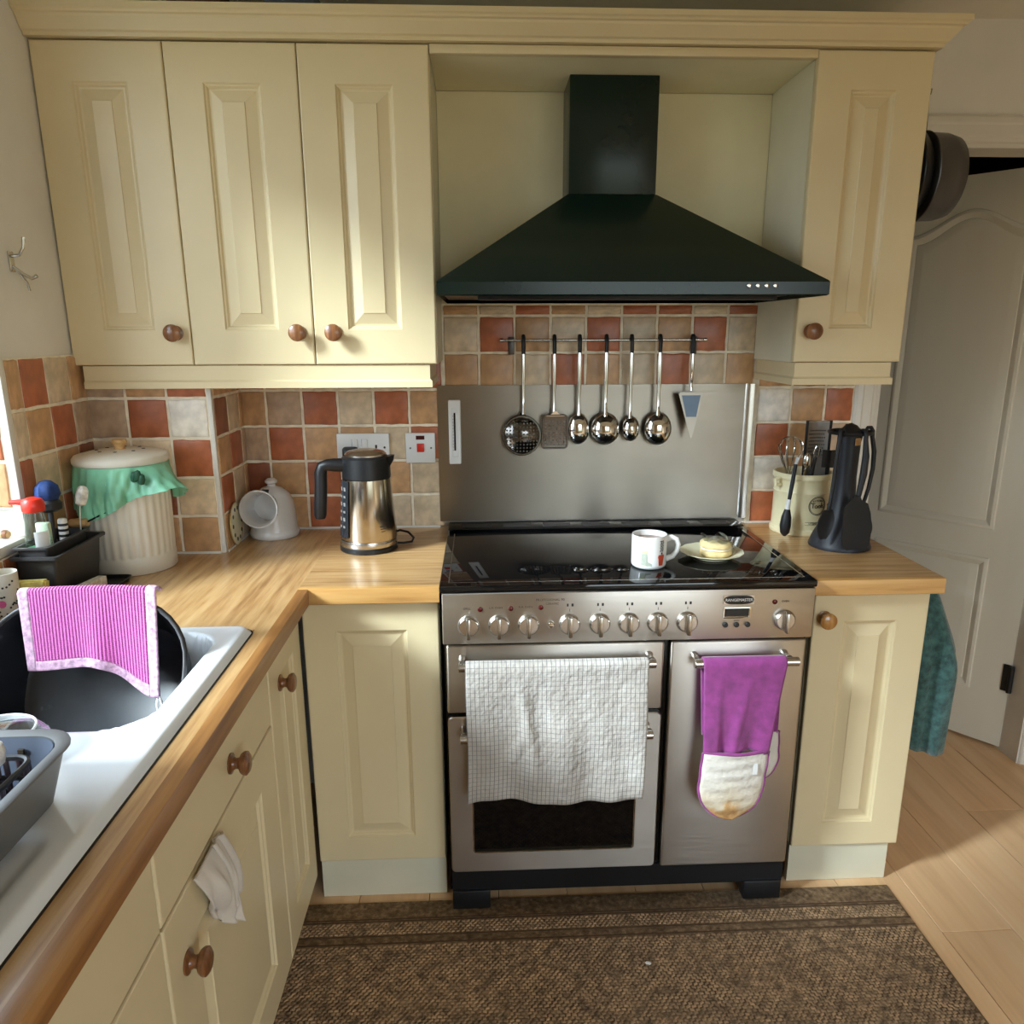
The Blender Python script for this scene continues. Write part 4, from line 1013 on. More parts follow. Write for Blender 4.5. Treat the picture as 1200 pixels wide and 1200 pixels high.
for i in range(9):
    for j in range(8):
        u = .12+.76*(i+.5*(j % 2))/9; m.lathe([(.0024, 0), (.0012, .0016), (0, .0018)], (gx-.033+.066*u, jy-.0158+.012*math.sin(u*PI), ZW+.235+j*.0105), (0, -1, .3), 6)
tag(m.build('teeth', m_darkmetal, t), kind='stuff')
m = MB(); m.tube([(gx-.036, jy-.015, ZW+.14), (gx-.036, jy-.015, ZW+.338), (gx+.036, jy-.015, ZW+.338), (gx+.036, jy-.015, ZW+.14)], .0045, 8); m.build('frame', m_blk, t)
t = thing('peeler', 'black handled steel peeler in the jar in front of the grater', 'peeler', (jx+.0, jy-.04, ZW+.02), G)
m = MB(); m.tube([(jx-.005, jy-.045, ZW+.03), (jx+.004, jy-.05, ZW+.20), (jx+.010, jy-.052, ZW+.235)], [.006, .007, .005], 10); m.build('handle', m_blk, t)
m = MB(); m.tube([(jx+.010, jy-.052, ZW+.233), (jx+.002, jy-.054, ZW+.25), (jx+.008, jy-.056, ZW+.268), (jx+.020, jy-.055, ZW+.262), (jx+.018, jy-.053, ZW+.236)], .0028, 8); m.build('blade', m_chrome, t)
t = thing('masher', 'black perforated masher head sticking out of the jar behind the stand', 'masher', (jx+.055, jy-.03, ZW+.02), G)
m = MB(); m.sheet(lambda u, v: (jx+.030+.050*u, jy-.052-.010*math.sin(PI*u), ZW+.205+.052*v), 8, 8, .004); m.build('head', m_nonstick, t)
m = MB(); m.tube([(jx+.052, jy-.035, ZW+.03), (jx+.055, jy-.045, ZW+.21)], .005, 8); m.build('handle', m_blk, t)
t = thing('cookie_spoon', 'small steel spoon leaning in the cream jar next to the whisk', 'spoon', (jx-.02, jy-.05, ZW+.02), G)
m = MB(); m.tube([(jx-.025, jy-.03, ZW+.03), (jx-.018, jy-.055, ZW+.205)], .0035, 8); m.build('handle', m_chrome, t)
bowl_head(t, jx-.016, ZW+.225, .012, .022, .008, jy-.055)
# tongs clipped over the jar rim, hanging outside
t = thing('tongs', 'tongs with black grips and white middle hooked over the jar front', 'tongs', (jx-.07, jy-.10, ZW+.02))
m = MB(); m.tube([(jx-.052, jy-.060, ZW+.205), (jx-.055, jy-.078, ZW+.235), (jx-.064, jy-.088, ZW+.215), (jx-.075, jy-.090, ZW+.13)], [.005, .0055, .0055, .005], 10); m.build('arm', m_white, t)
m = MB(); m.tube([(jx-.0655, jy-.094, ZW+.222), (jx-.071, jy-.0965, ZW+.17), (jx-.077, jy-.0975, ZW+.118)], [.0055, .0062, .0055], 10); lab(m.build('upper_grip', m_blksoft, t), 'black upper grip')
m = MB(); m.tube([(jx-.077, jy-.096, ZW+.118), (jx-.080, jy-.096, ZW+.085)], [.0065, .0075], 10); lab(m.build('middle', m_white, t), 'white middle')
m = MB(); m.tube([(jx-.080, jy-.097, ZW+.088), (jx-.0815, jy-.098, ZW+.065), (jx-.083, jy-.099, ZW+.040), (jx-.083, jy-.099, ZW+.018), (jx-.083, jy-.098, ZW+.008)], [.008, .0145, .0165, .0135, .005], 14, flat=1); lab(m.build('tip', m_blksoft, t), 'black rounded tip')

sx2, sy2 = 1.148, -.300
t = thing('utensil_stand', 'black conical utensil stand at the worktop corner by the door', 'utensil stand', (sx2, sy2, ZW))
m = MB(); m.lathe([(.084, 0), (.085, .004), (.083, .010), (.074, .035), (.057, .070), (.041, .105), (.031, .14), (.0275, .20), (.0295, .30), (.033, .318), (.033, .322)], (sx2, sy2, ZW+.0005), n=40); m.build('cone', m_blkcone, t, angle=40)
m = MB(); m.tube([(sx2+.056*math.cos(q), sy2+.056*math.sin(q), ZW+.326) for q in [2*PI*i/28 for i in range(28)]], .005, 8, closed=True)
for k in range(4):
    q = PI*k/2+.4; m.tube([(sx2+.030*math.cos(q), sy2+.030*math.sin(q), ZW+.323), (sx2+.056*math.cos(q), sy2+.056*math.sin(q), ZW+.326)], .004, 8)
m.build('hanging_ring', m_blk, t)
m = MB(); m.lathe([(.0325, .3225), (.029, .330), (.016, .345), (0, .352)], (sx2, sy2, ZW), n=24); m.build('top_cap', m_blk, t)
m = MB(); m.obox((sx2+.009, sy2-.0305, ZW+.303), (.0085, .003, 0), (-.0003, .0012, 0), (0, 0, .010)); lab(m.build('tan_label', m_pine, t, smooth=False), 'small square tan label')
G2 = 'black utensils hanging on the stand'
def hang(name, label, cat, q, tilt=0):
    c_ = Vector((math.cos(q), math.sin(q), 0)); tt = thing(name, label, cat, (sx2+.06*c_.x, sy2+.06*c_.y, ZW+.33), G2)
    o = Vector((sx2, sy2, ZW))
    m = MB(); m.tube([o+c_*.046+Vector((0, 0, .316)), o+c_*.046+Vector((0, 0, .330)), o+c_*.052+Vector((0, 0, .3375)), o+c_*.061+Vector((0, 0, .3375)), o+c_*.068+Vector((0, 0, .328)), o+c_*.068+Vector((0, 0, .31))], [.0035, .0045, .005, .0055, .006, .006], 10); lab(m.build('hook', m_blksoft, tt), 'hooked handle end')
    return tt, c_, o
# turner in front
tt, c_, o = hang('silicone_turner', 'broad black turner blade hanging at the front of the stand', 'turner', math.radians(-80))
sd = Vector((-c_.y, c_.x, 0))
m = MB(); m.tube([o+c_*.068+Vector((0, 0, .313)), o+c_*.070+sd*.004+Vector((0, 0, .27)), o+c_*.075-sd*.001+Vector((0, 0, .22)), o+c_*.081-sd*.012+Vector((0, 0, .175)), o+c_*.0865-sd*.019+Vector((0, 0, .150))], [.006, .009, .0095, .0075, .006], 12); m.build('handle', m_blksoft, tt)
bl = [(-.012, .165), (-.024, .152), (-.040, .138), (-.045, .120), (-.044, .040), (-.040, .022), (-.030, .016), (.032, .018), (.041, .026), (.046, .075), (.040, .115), (.030, .142), (.010, .153), (.004, .165)]
sd = Vector((-c_.y, c_.x, 0)); 
m = MB(); m.prism(bl, lambda a, b, d: o+c_*(.0865+d+.012*(.165-b)/.15)+sd*(a-.019)+Vector((0, 0, b)), 0, .0035); m.build('blade', m_blksoft, tt, angle=30)
tt, c_, o = hang('slotted_spoon', 'black slotted spoon hanging on the left side of the stand', 'spoon', math.radians(222))
m = MB(); m.tube([o+c_*.068+Vector((0, 0, .313)), o+c_*.076+Vector((0, 0, .26)), o+c_*.080+Vector((0, 0, .20)), o+c_*.088+Vector((0, 0, .14)), o+c_*.099+Vector((0, -.004, .118))], [.006, .0055, .005, .005, .006], 10); m.build('handle', m_blksoft, tt)
m = MB(); m.sheet(lambda u, v: o+c_*(.099+.018*v-.008*math.sin(PI*u)*math.sin(PI*v))+Vector((0, -.004, 0))+Vector((.97, .24, 0))*(u-.5)*(.052*math.sin(PI*(.12+.80*v))**.7)+Vector((0, 0, .122-.080*v)), 10, 12, .003); m.build('bowl', m_blksoft, tt)
tt, c_, o = hang('pasta_server', 'black curved spoon handle hanging on the right side of the stand', 'spoon', math.radians(8))
m = MB(); m.tube([o+c_*.068+Vector((0, 0, .313)), o+c_*.079+Vector((0, 0, .27)), o+c_*.081+Vector((0, 0, .22)), o+c_*.074+Vector((0, 0, .165)), o+c_*.062+Vector((0, 0, .115)), o+c_*.064+Vector((0, 0, .10))], [.006, .0065, .0060, .0055, .005, .006], 10); m.build('handle', m_blksoft, tt)
m = MB(); m.sheet(lambda u, v: o+c_*(.066+.022*v)+sd*0+Vector((-.13, .99, 0))*(u-.5)*(.058*math.sin(PI*(.12+.80*v))**.7)+Vector((0, 0, .104-.075*v)), 8, 10, .003); m.build('bowl', m_blksoft, tt)
tt, c_, o = hang('black_ladle', 'black ladle hanging at the back of the stand near the jar', 'ladle', math.radians(75))
m = MB(); m.tube([o+c_*.068+Vector((0, 0, .313)), o+c_*.070+Vector((0, 0, .24)), o+c_*.062+Vector((0, 0, .16)), o+c_*.064+Vector((0, 0, .13))], [.006, .0055, .005, .006], 10); m.build('handle', m_blksoft, tt)
m = MB(); m.lathe([(0, -.030), (.018, -.027), (.030, -.012), (.033, .005), (.0305, .005), (.027, -.010), (0, -.026)], o+c_*.078+Vector((0, 0, .115)), (-.5, .2, .8), 18); m.build('bowl', m_blksoft, tt)

# ------------------------------------------------------------------ mug, plate, sandwich on the hob
ZH = .9200
mx_, my_ = .548, -.520
t = thing('mug', 'white china mug with printed boots and red pot on the hob', 'mug', (mx_, my_, ZH))
m = MB(); m.lathe([(.034, 0), (.038, .001), (.0435, .006), (.0445, .012), (.0445, .083), (.0440, .0855), (.0415, .085), (.0412, .078), (.041, .012), (0, .009)], (mx_, my_, ZH+.0003), n=40); m.build('body', m_china, t, angle=40)
m = MB(); m.tube([(mx_+.0435, my_-.004, ZH+.072), (mx_+.056, my_-.006, ZH+.077), (mx_+.068, my_-.007, ZH+.072), (mx_+.073, my_-.008, ZH+.058), (mx_+.070, my_-.008, ZH+.042), (mx_+.060, my_-.006, ZH+.027), (mx_+.0435, my_-.004, ZH+.020)], [.0055, .005, .0045, .0045, .0045, .005, .0055], 10, flat=1.4); m.build('handle', m_china, t)
m = MB(); m.lathe([(.0411, 0), (0, .0002)], (mx_, my_, ZH+.072), n=32); lab(m.build('tea', m_coffee, t), 'tea inside')
def on_mug(q, z, d=.0003): r_ = .0445+d; a = math.radians(q); return (mx_+r_*math.cos(a), my_+r_*math.sin(a), ZH+z)
def decal(poly, mat, name):
    m = MB(); c0 = sum(p[0] for p in poly)/len(poly); c1 = sum(p[1] for p in poly)/len(poly)
    A = [m.bm.verts.new(on_mug(*p)) for p in poly]; cc = m.bm.verts.new(on_mug(c0, c1))
    B = [m.bm.verts.new(on_mug(*p, .0007)) for p in poly]; dd_ = m.bm.verts.new(on_mug(c0, c1, .0007))
    for i in range(len(poly)):
        j = (i+1) % len(poly); m.face([dd_, B[i], B[j]]); m.face([A[i], A[j], B[j], B[i]]); m.face([cc, A[j], A[i]])
    m.build(name, mat, t, smooth=False)
decal([(-128, .014), (-128, .020), (-125, .044), (-108, .044), (-106, .024), (-92, .018), (-91, .012), (-108, .012)], m_greyprint, 'boot_print')
decal([(-126, .0445), (-126, .052), (-106, .052), (-106, .0445)], m_limeprint, 'boot_top_print')
decal([(-68, .012), (-70, .030), (-72, .034), (-70, .040), (-48, .040), (-46, .034), (-48, .030), (-52, .012)], m_redprint, 'pot_print')
decal([(-60, .041), (-60, .046), (-54, .046), (-54, .041)], m_ink, 'pot_lid_print')
m = MB()
for i in range(7):
    for q in (-62, -54): 
        p = Vector(on_mug(q+(i % 2)*1.5, .050+i*.0042, .0005)); a = math.radians(q); m.obox(p, (-.0022*math.sin(a), .0022*math.cos(a), 0), (.0003*math.cos(a), .0003*math.sin(a), 0), (0, 0, .0013))
m.build('printed_writing', m_ink, t, smooth=False)

plx, ply = .731, -.452
t = thing('side_plate', 'small cream scalloped plate on the hob right of the mug', 'plate', (plx, ply, ZH))
sc = lambda q, h: 1+(.012*math.cos(q*14) if h > .012 else 0)
m = MB(); m.lathe([(.044, 0), (.046, .002), (.046, .004), (.060, .008), (.080, .0165), (.083, .018), (.083, .0195), (.078, .0185), (.058, .0105), (.050, .0075), (0, .0072)], (plx, ply, ZH+.0003), n=84, wob=sc); m.build('dish', m_cplate, t, angle=50)
t = thing('sandwich', 'pale two layer sandwich half wrapped in clear film on the plate', 'food', (.745, ply, ZH+.0078))
blob = lambda s0: (lambda q, h: 1+.06*math.cos(2*q+s0)+.03*math.cos(5*q+s0))
fx, fy, fz = plx+.011, ply+.0, ZH+.0080
m = MB(); m.lathe([(.036, 0), (.040, .003), (.040, .012), (.036, .0155), (0, .016)], (fx, fy, fz), n=28, wob=blob(0)); m.build('lower_slice', m_bread, t, angle=60)
m = MB(); m.lathe([(.034, .0162), (.0385, .018), (.038, .020), (.034, .0215)], (fx, fy, fz), n=28, wob=blob(.5)); m.build('filling', m_fill, t, angle=60)
m = MB(); m.lathe([(.036, .0217), (.040, .0245), (.039, .034), (.033, .039), (0, .040)], (fx-.002, fy, fz), n=28, wob=blob(1)); m.build('upper_slice', m_bread, t, angle=60)
m = MB(); rn = random.Random(3)
m.sheet(lambda u, v: (fx-.034+.078*u, fy-.040+.075*v, fz+.0445+.006*math.sin(9*u+2*v)*math.cos(7*v)+.004*math.sin(23*u*v)-.030*max(0, u-.82)/.18), 16, 14, .0008); m.build('cling_film', m_clear, t, angle=60)

# ------------------------------------------------------------------ towel and glove on the cooker handles
t = thing('tea_towel', 'white tea towel with fine grey check over the grill door handle', 'towel', (.296, BARY, .7295))
def tow(u, v):
    L1, L0 = .352, .20
    x = .0785+.4395*u+.004*math.sin(9*v+1)*(v-.3)-.006*v*(1-2*u)*0
    s_ = (L0+.04+L1)*v
    rr = .0145
    if s_ < L0: y, z = BARY+.0155, .7295-(L0-s_); w = 1-s_/L0
    elif s_ < L0+.04:
        q = PI*(s_-L0)/.04; y, z = BARY+.0005+rr*math.cos(q), .7295+rr*math.sin(q); w = 0
    else:
        d = s_-L0-.04; f_ = d/L1
        y = BARY-.0145-.004*f_; z = .7295-d
        y -= (.0055*math.sin(13*u+2.5*f_)*f_+.004*math.sin(29*u-3*f_)*f_+.003*math.sin(9*f_+5*u)) + .004*f_
        y -= .010*math.exp(-((u-.36-.12*(f_-.6))/.035)**2)*max(0, 1-((f_-.45)/.4)**2)
        y -= .007*math.exp(-((u-.27-.3*(.62-f_))/.03)**2)*math.exp(-((f_-.60)/.16)**2)
        z -= .010*f_*math.exp(-((u-.5)/.13)**2)-.006*f_*math.sin(7*u)*f_
        x += -.005*f_*u
    return (x, y, z)
m = MB(); m.sheet(tow, 80, 70, .003); m.build('cloth', m_towel, t, angle=180)

t = thing('oven_glove', 'purple double oven glove with stained white mitts on the right handle', 'oven glove', (.75, BARY, .7265))
gz = .7265
def gl(u, v):
    L1, L0 = .225, .20; s_ = (L0+.04+L1)*v; rr = .0150
    if s_ < L0:
        f_ = 1-s_/L0; y, z = BARY+.0165+.002*f_, gz-(L0-s_); xa, xb = .650+.014*f_, .853+.004*f_
    elif s_ < L0+.04:
        q = PI*(s_-L0)/.04; y, z = BARY+.0005+rr*math.cos(q), gz+rr*math.sin(q); xa, xb = .650, .853
    else:
        d = s_-L0-.04; f_ = d/L1; y, z = BARY-.015-.006*math.sin(15*u)*f_*f_-.014*f_, gz-d+.004*math.sin(12*u)*f_; xa, xb = .650+.006*f_, .853-.036*f_
        y -= .008*math.exp(-((u-.62+.2*f_)/.06)**2)*f_+.005*math.exp(-((u-.2)/.05)**2)*f_
    return (xa+(xb-xa)*u, y, z)
m = MB(); m.sheet(gl, 40, 44, .004); m.build('band', m_purple, t, angle=180)
def mitt(xl0, xr0, xl1, xr1, z0, z1, yf, thick, name, mat):
    m = MB()
    def f(u, v):
        e = 1
        if v > .5:
            q = (v-.5)/.5*PI/2; e = max(.01, math.cos(q)); v = .5+.5*math.sin(q)
        xa = xl0+(xl1-xl0)*min(1, v/.55); xb = xr0+(xr1-xr0)*min(1, v/.55); c_ = (xa+xb)/2; hw = (xb-xa)/2*e
        x = c_+(2*u-1)*hw
        y = yf-thick*math.sin(PI*u)**.7*(1-.4*v)-.0012*math.sin(38*v+3*u)*math.sin(PI*u)-.0015*math.sin(21*v-9*u)
        return (x, y, z0+(z1-z0)*v)
    m.sheet(f, 24, 40, .006); return m.build(name, mat, t, angle=180), f
mo, mf = mitt(.658, .816, .652, .808, .504, .322, -.7305, .012, 'mitt', m_quilt); lab(mo, 'stained white quilted front mitt')
m = MB(); edge = [mf(0, v/30) for v in range(0, 31)]+[mf(1, v/30) for v in range(29, -1, -1)]
m.tube([(p[0]+(-.003 if i < 31 else .003), p[1], p[2]) for i, p in enumerate(edge)], .0035, 8)
m.tube([mf(u/20, 0) for u in range(21)], .0042, 8); lab(m.build('binding', m_purple, t), 'purple piping')
m = MB(); p = mf(.82, .22); m.box(p[0]-.006, p[0]+.005, p[1]-.007, p[1]-.0055, p[2]-.016, p[2]+.014); lab(m.build('care_tag', m_white, t, smooth=False), 'small white care tag')
mo2, mf2 = mitt(.690, .858, .705, .862, .530, .385, -.6800, .010, 'rear_mitt', m_quilt); lab(mo2, 'browned rear mitt showing at the right')
m = MB(); m.tube([Vector(mf2(1, v/24))+Vector((.003, 0, 0)) for v in range(0, 24)], .0035, 8); lab(m.build('rear_binding', m_purple, t), 'purple piping')

# ------------------------------------------------------------------ sink things
# washing-up bowl propped on edge in the sink
t = thing('washing_up_bowl', 'black plastic washing-up bowl tipped on its side in the sink', 'bowl', (-.61, -1.05, .72))
TT = math.radians(60); tv = Vector((0, math.cos(TT), math.sin(TT))); nv = Vector((0, -math.sin(TT), math.cos(TT)))
PB = Vector((-.613, -1.082, .889))
def br(a, b, r_, d): return [PB+Vector((p[0], 0, 0))+tv*p[1]+nv*d for p in rrect(-a, a, -b, b, r_, 8)]
m = MB()
m.loft([br(.150, .112, .095, -.122), br(.158, .120, .10, -.117), br(.185, .148, .122, -.006), br(.190, .154, .126, -.006), br(.191, .155, .127, 0), br(.189, .153, .126, .002), br(.183, .146, .120, 0), br(.156, .118, .098, -.113), br(.148, .110, .092, -.118)])
m.build('shell', m_blkbowl, t, angle=40)
m = MB(); m.tube([p for p in br(.1870, .1505, .124, .0016)], .0028, 6, closed=True); lab(m.build('rim', m_dkgrey, t), 'greyer rolled rim')
# pink cloth over the bowl rim
t = thing('dishcloth', 'pink knitted dishcloth with white crochet edge over the bowl rim', 'cloth', (-.6, -1.0, 1.03))
topP = PB+tv*.1635+nv*.007
def dc(u, v):
    x = -.7360+.2500*u; L0, L1 = .010, .136+.062*sstep(.5, .95, u)-.0*u
    s_ = (L0+.016+L1)*v
    yc, zc = topP.y+.0, topP.z+.0005+.004*math.sin(u*3)
    if s_ < L0: y, z = yc+.0125+(L0-s_)*.95, zc-(L0-s_)*.42
    elif s_ < L0+.016: q = PI*(s_-L0)/.016; y, z = yc+.0015+.011*math.cos(q), zc+.006*math.sin(q)+.001
    else:
        d = s_-L0-.016; f_ = d/L1
        y = yc-.008-.030*f_-.010*math.sin(PI*u*2.0+.6)*f_-.016*f_*math.exp(-((u-.56)/.10)**2); z = zc-d
        x += .018*f_*(1-u)-.002*u*f_
    return (x, y, z)
def cloth_piece(u0, u1, v0, v1, nu, nv, mat, name, t_=.004):
    m = MB(); m.sheet(lambda u, v: dc(u0+(u1-u0)*u, v0+(v1-v0)*v), nu, nv, t_); return m.build(name, mat, t, angle=180)
cloth_piece(.075, .925, 0, .895, 50, 44, m_pink, 'knit')
for nm, a in (('left', (0, .074, 0, 1, 5, 44)), ('right', (.926, 1, 0, 1, 5, 44)), ('hem', (.0745, .9255, .896, 1, 50, 5))):
    lab(cloth_piece(*a, m_crochet, 'crochet_border', .005), 'white and pink crochet border')
p = Vector(dc(.985, .995)); m = MB(); m.tube([p, p+Vector((-.002, -.004, -.012)), p+Vector((.000, -.005, -.030)), p+Vector((.006, -.005, -.034)), p+Vector((.009, -.004, -.026)), p+Vector((.006, -.002, -.006)), p+Vector((.003, 0, .002))], .0024, 8); lab(m.build('hanging_loop', m_white, t), 'white hanging loop')

# drainer tray on the draining board
t = thing('dish_drainer', 'grey plastic dish drainer tray on the draining board at the left edge', 'dish drainer', (-.62, -1.7, .92))
def dr_(x0, x1, y0, y1, r_, z): return [(p[0], p[1], z) for p in rrect(x0, x1, y0, y1, r_, 6)]
m = MB(); zb, zt = .9195, 1.000
m.loft([dr_(-.80, -.432, -1.93, -1.500, .03, zb), dr_(-.805, -.428, -1.935, -1.496, .034, zb+.004), dr_(-.825, -.408, -1.955, -1.478, .045, zt-.004), dr_(-.832, -.402, -1.962, -1.471, .05, zt-.003), dr_(-.832, -.402, -1.962, -1.471, .05, zt), dr_(-.829, -.405, -1.959, -1.474, .048, zt+.001), dr_(-.815, -.417, -1.945, -1.488, .040, zt-.001), dr_(-.800, -.434, -1.93, -1.502, .03, zb+.006)])
m.build('tray', m_grey, t, angle=40)
m = MB(); m.loft([dr_(-.8135, -.4185, -1.9435, -1.4895, .040, zt-.002), dr_(-.798, -.436, -1.928, -1.504, .03, zb+.0075)], cap0=False, cap1=True)
m.build('inner_lining', m_bluegrey, t, angle=40)
for k in range(12):
    m = MB(); y = -1.535-k*.031; m.box(-.78, -.455, y-.008, y+.008, zb+.0072, zb+.0115, .0015, 1); m.build('floor_rib', m_bluegrey, t)
m = MB(); m.box(-.478, -.470, -1.4975, -1.4935, .955, .985, .0008).box(-.474, -.466, -1.4972, -1.4942, .950, .960); lab(m.build('grip_slot', m_inkbrown, t, smooth=False), 'small brown slot')
t = thing('cutlery_basket', 'purple grey cutlery basket with upright bars inside the drainer', 'basket', (-.472, -1.556, .93))
m = MB(); cx_, cy_ = -.474, -1.561
for z in (.9375, .957, .985): m.tube([(cx_+a, cy_+b, z) for a, b in rrect(-.028, .028, -.045, .045, .02, 4)], .004, 7, closed=True)
m.build('hoops', m_dkgrey, t)
mp_ = pm('purple_grey_plastic', (112, 96, 102), .4, var=.08)
for i, (a, b) in enumerate(rrect(-.028, .028, -.045, .045, .02, 3)):
    m = MB(); m.tube([(cx_+a, cy_+b, .937), (cx_+a, cy_+b, .985)], .0035, 7); m.build('bar', mp_, t)
t = thing('dish_brush', 'white dish brush standing in the cutlery basket at the left edge', 'brush', (-.48, -1.57, .935))
m = MB(); m.tube([(-.478, -1.561, .936), (-.482, -1.552, .988)], .007, 10); m.build('handle', m_white, t)
m = MB(); m.lathe([(.010, 0), (.020, .006), (.023, .018), (.021, .030), (.012, .036), (0, .038)], (-.4822, -1.5515, .988), (-.1, .1, 1), 18); m.build('head', m_bristle, t)
t = thing('glass_dish', 'clear upturned glass dish behind the drainer tray', 'glass', (-.565, -1.405, .92))
m = MB(); m.lathe([(.070, 0), (.071, .003), (.066, .030), (.050, .044), (0, .048), (0, .046), (.049, .042), (.064, .029), (.069, .001)], (-.565, -1.402, .9185), n=32, cap0=False, cap1=False); m.build('shell', m_clear, t, angle=60)
m = MB(); m.tube([(-.565+.051*math.cos(q), -1.402+.051*math.sin(q), .9185+.0435) for q in [2*PI*i/32 for i in range(32)]], .0018, 6, closed=True); m.build('foot_ring', m_china, t)

# caddy of washing things behind the sink
t = thing('mat_tray', 'flat black drip tray under the sink caddy behind the sink', 'tray', (-.83, -.65, ZW))
m = MB(); m.loft([[(p[0], p[1], z) for p in rrect(a[0], a[1], a[2], a[3], .015, 4)] for a, z in (((-.908, -.758, -.835, -.512), ZW+.0005), ((-.9115, -.752, -.838, -.508), ZW+.012), ((-.910, -.755, -.836, -.510), ZW+.012), ((-.907, -.761, -.832, -.515), ZW+.004))]); m.build('tray', m_blk, t, angle=40)
t = thing('sink_caddy', 'dark grey two tier sink caddy holding the washing-up bottle', 'caddy', (-.86, -.61, ZW+.005))
m = MB(); m.loft([[(p[0], p[1], z) for p in rrect(a[0], a[1], a[2], a[3], .008, 3)] for a, z in (((-.902, -.826, -.722, -.528), ZW+.0055), ((-.904, -.815, -.730, -.518), 1.018), ((-.910, -.806, -.742, -.506), 1.022), ((-.910, -.806, -.742, -.506), 1.028), ((-.904, -.813, -.732, -.517), 1.028), ((-.900, -.822, -.726, -.53), .980))]); m.build('outer_tray', m_dkgrey, t, angle=35)
m = MB(); m.loft([[(p[0], p[1], z) for p in rrect(a[0], a[1], a[2], a[3], .007, 3)] for a, z in (((-.897, -.836, -.722, -.545), .9855), ((-.899, -.834, -.724, -.543), 1.040), ((-.907, -.827, -.732, -.537), 1.043), ((-.907, -.827, -.732, -.537), 1.047), ((-.900, -.835, -.723, -.544), 1.047), ((-.896, -.838, -.720, -.547), .989))]); m.build('inner_tray', m_dkgrey, t, angle=35)
t = thing('soap_bottle', 'clear washing-up bottle with red nozzle standing in the sink caddy', 'bottle', (-.876, -.688, .99))
b0 = Vector((-.8665, -.692, .9895))
m = MB(); m.lathe([(.024, 0), (.0265, .003), (.0265, .060), (.0245, .085), (.0200, .115), (.0180, .132)], b0, n=24); m.build('bottle', m_clear, t, angle=50)
m = MB(); m.lathe([(.0240, .003), (.0250, .005), (.0250, .050), (0, .0505)], b0, n=20); lab(m.build('green_liquid', m_liq, t), 'green liquid low in the bottle')
m = MB(); m.sheet(lambda u, v: b0+Vector((.0272*math.cos(math.radians(-75+65*u)), .0272*math.sin(math.radians(-75+65*u)), .020+.070*v)), 8, 4, .0008); m.build('label', m_white, t)
m = MB(); m.lathe([(.0215, .1325), (.0235, .136), (.0235, .152), (.019, .160), (.008, .164), (0, .165)], b0, n=20)
m.tube([b0+Vector((-.010, 0, .152)), b0+Vector((-.030, -.004, .154)), b0+Vector((-.046, -.006, .154))], [.008, .0065, .005], 10); lab(m.build('red_cap', m_red, t), 'red nozzle cap')
t = thing('scrub_brush', 'brush with blue bristle head behind the red capped bottle', 'brush', (-.868, -.63, .99))
m = MB(); m.tube([(-.862, -.640, .9905), (-.864, -.632, 1.115)], .006, 10); m.lathe([(.012, 0), (.024, .006), (.026, .02), (.020, .028)], (-.864, -.628, 1.105), (-.1, .1, 1), 18); m.build('handle', m_blk, t)
m = MB(); m.lathe([(.020, 0), (.027, .012), (.024, .032), (.012, .044), (0, .047)], (-.867, -.625, 1.1325), (-.1, .1, 1), 18, wob=lambda q, h: 1+.07*math.cos(7*q)); lab(m.build('bristles', m_blue, t), 'blue bristles')
t = thing('striped_tube', 'black and white striped tube standing in the sink caddy', 'tube', (-.862, -.585, .99))
m = MB(); m.lathe([(.0105, 0), (.0105, .088), (.008, .092), (0, .093)], (-.8635, -.592, .990), (0.02, 0, 1), 16); m.build('tube', m_bristle, t)
for k in range(6):
    m = MB(); m.lathe([(.0109, 0), (.0109, .006)], (-.8635+.02*(.010+k*.013), -.592, 1.000+k*.013), (0.02, 0, 1), 16, cap0=False, cap1=False); m.build('stripe', m_ink, t)
t = thing('bottle_brush', 'small white brush on thin wire stem in the caddy, beside the bin', 'brush', (-.836, -.535, 1.0))
m = MB(); m.tube([(-.8425, -.556, .9915), (-.840, -.556, 1.06), (-.834, -.557, 1.110)], .0016, 7); m.build('stem', m_white, t)
m = MB(); m.lathe([(.004, 0), (.012, .006), (.0135, .022), (.012, .040), (.007, .047), (0, .048)], (-.8345, -.557, 1.105), (.30, .05, 1), 16, wob=lambda q, h: 1+.12*math.cos(6*q)); m.build('bristles', m_bristle, t)
t = thing('box_sponge', 'pale green block sponge in the caddy behind the bottle', 'sponge', (-.87, -.66, .99))
m = MB(); m.box(-.886, -.856, -.664, -.650, .9895, 1.088, .003); m.build('block', pm('pale_green_sponge', (196, 206, 170), .9, var=.08, vs=40, bmp=.6, bs=150), t)
t = thing('yellow_sponge', 'yellow sponge in front of the sink caddy', 'sponge', (-.87, -.755, ZW+.0045))
m = MB(); m.obox((-.860, -.764, ZW+.0425), Vector((.034, .004, 0)), Vector((-.0015, .0125, -.002)), Vector((0, .006, .036))); bmesh.ops.bevel(m.bm, geom=list(m.bm.edges), offset=.004, segments=2, affect='EDGES'); m.build('block', m_yel, t)
t = thing('nail_brush', 'white bristled wooden nail brush on the black drip tray', 'brush', (-.80, -.63, ZW+.0045))
m = MB(); m.obox((-.7840, -.650, ZW+.0130), Vector((.008, .040, 0)), Vector((-.011, .002, 0)), (0, 0, .008)); bmesh.ops.bevel(m.bm, geom=list(m.bm.edges), offset=.003, segments=2, affect='EDGES'); m.build('back', m_soap, t)
m = MB(); m.obox((-.7855, -.650, ZW+.0312), Vector((.0075, .038, 0)), Vector((-.010, .002, 0)), (0, 0, .0100)); m.build('bristles', m_bristle, t, smooth=False)
t = thing('floral_tumbler', 'patterned white tumbler with pink flower at the left edge', 'tumbler', (-.8805, -.8225, ZW))
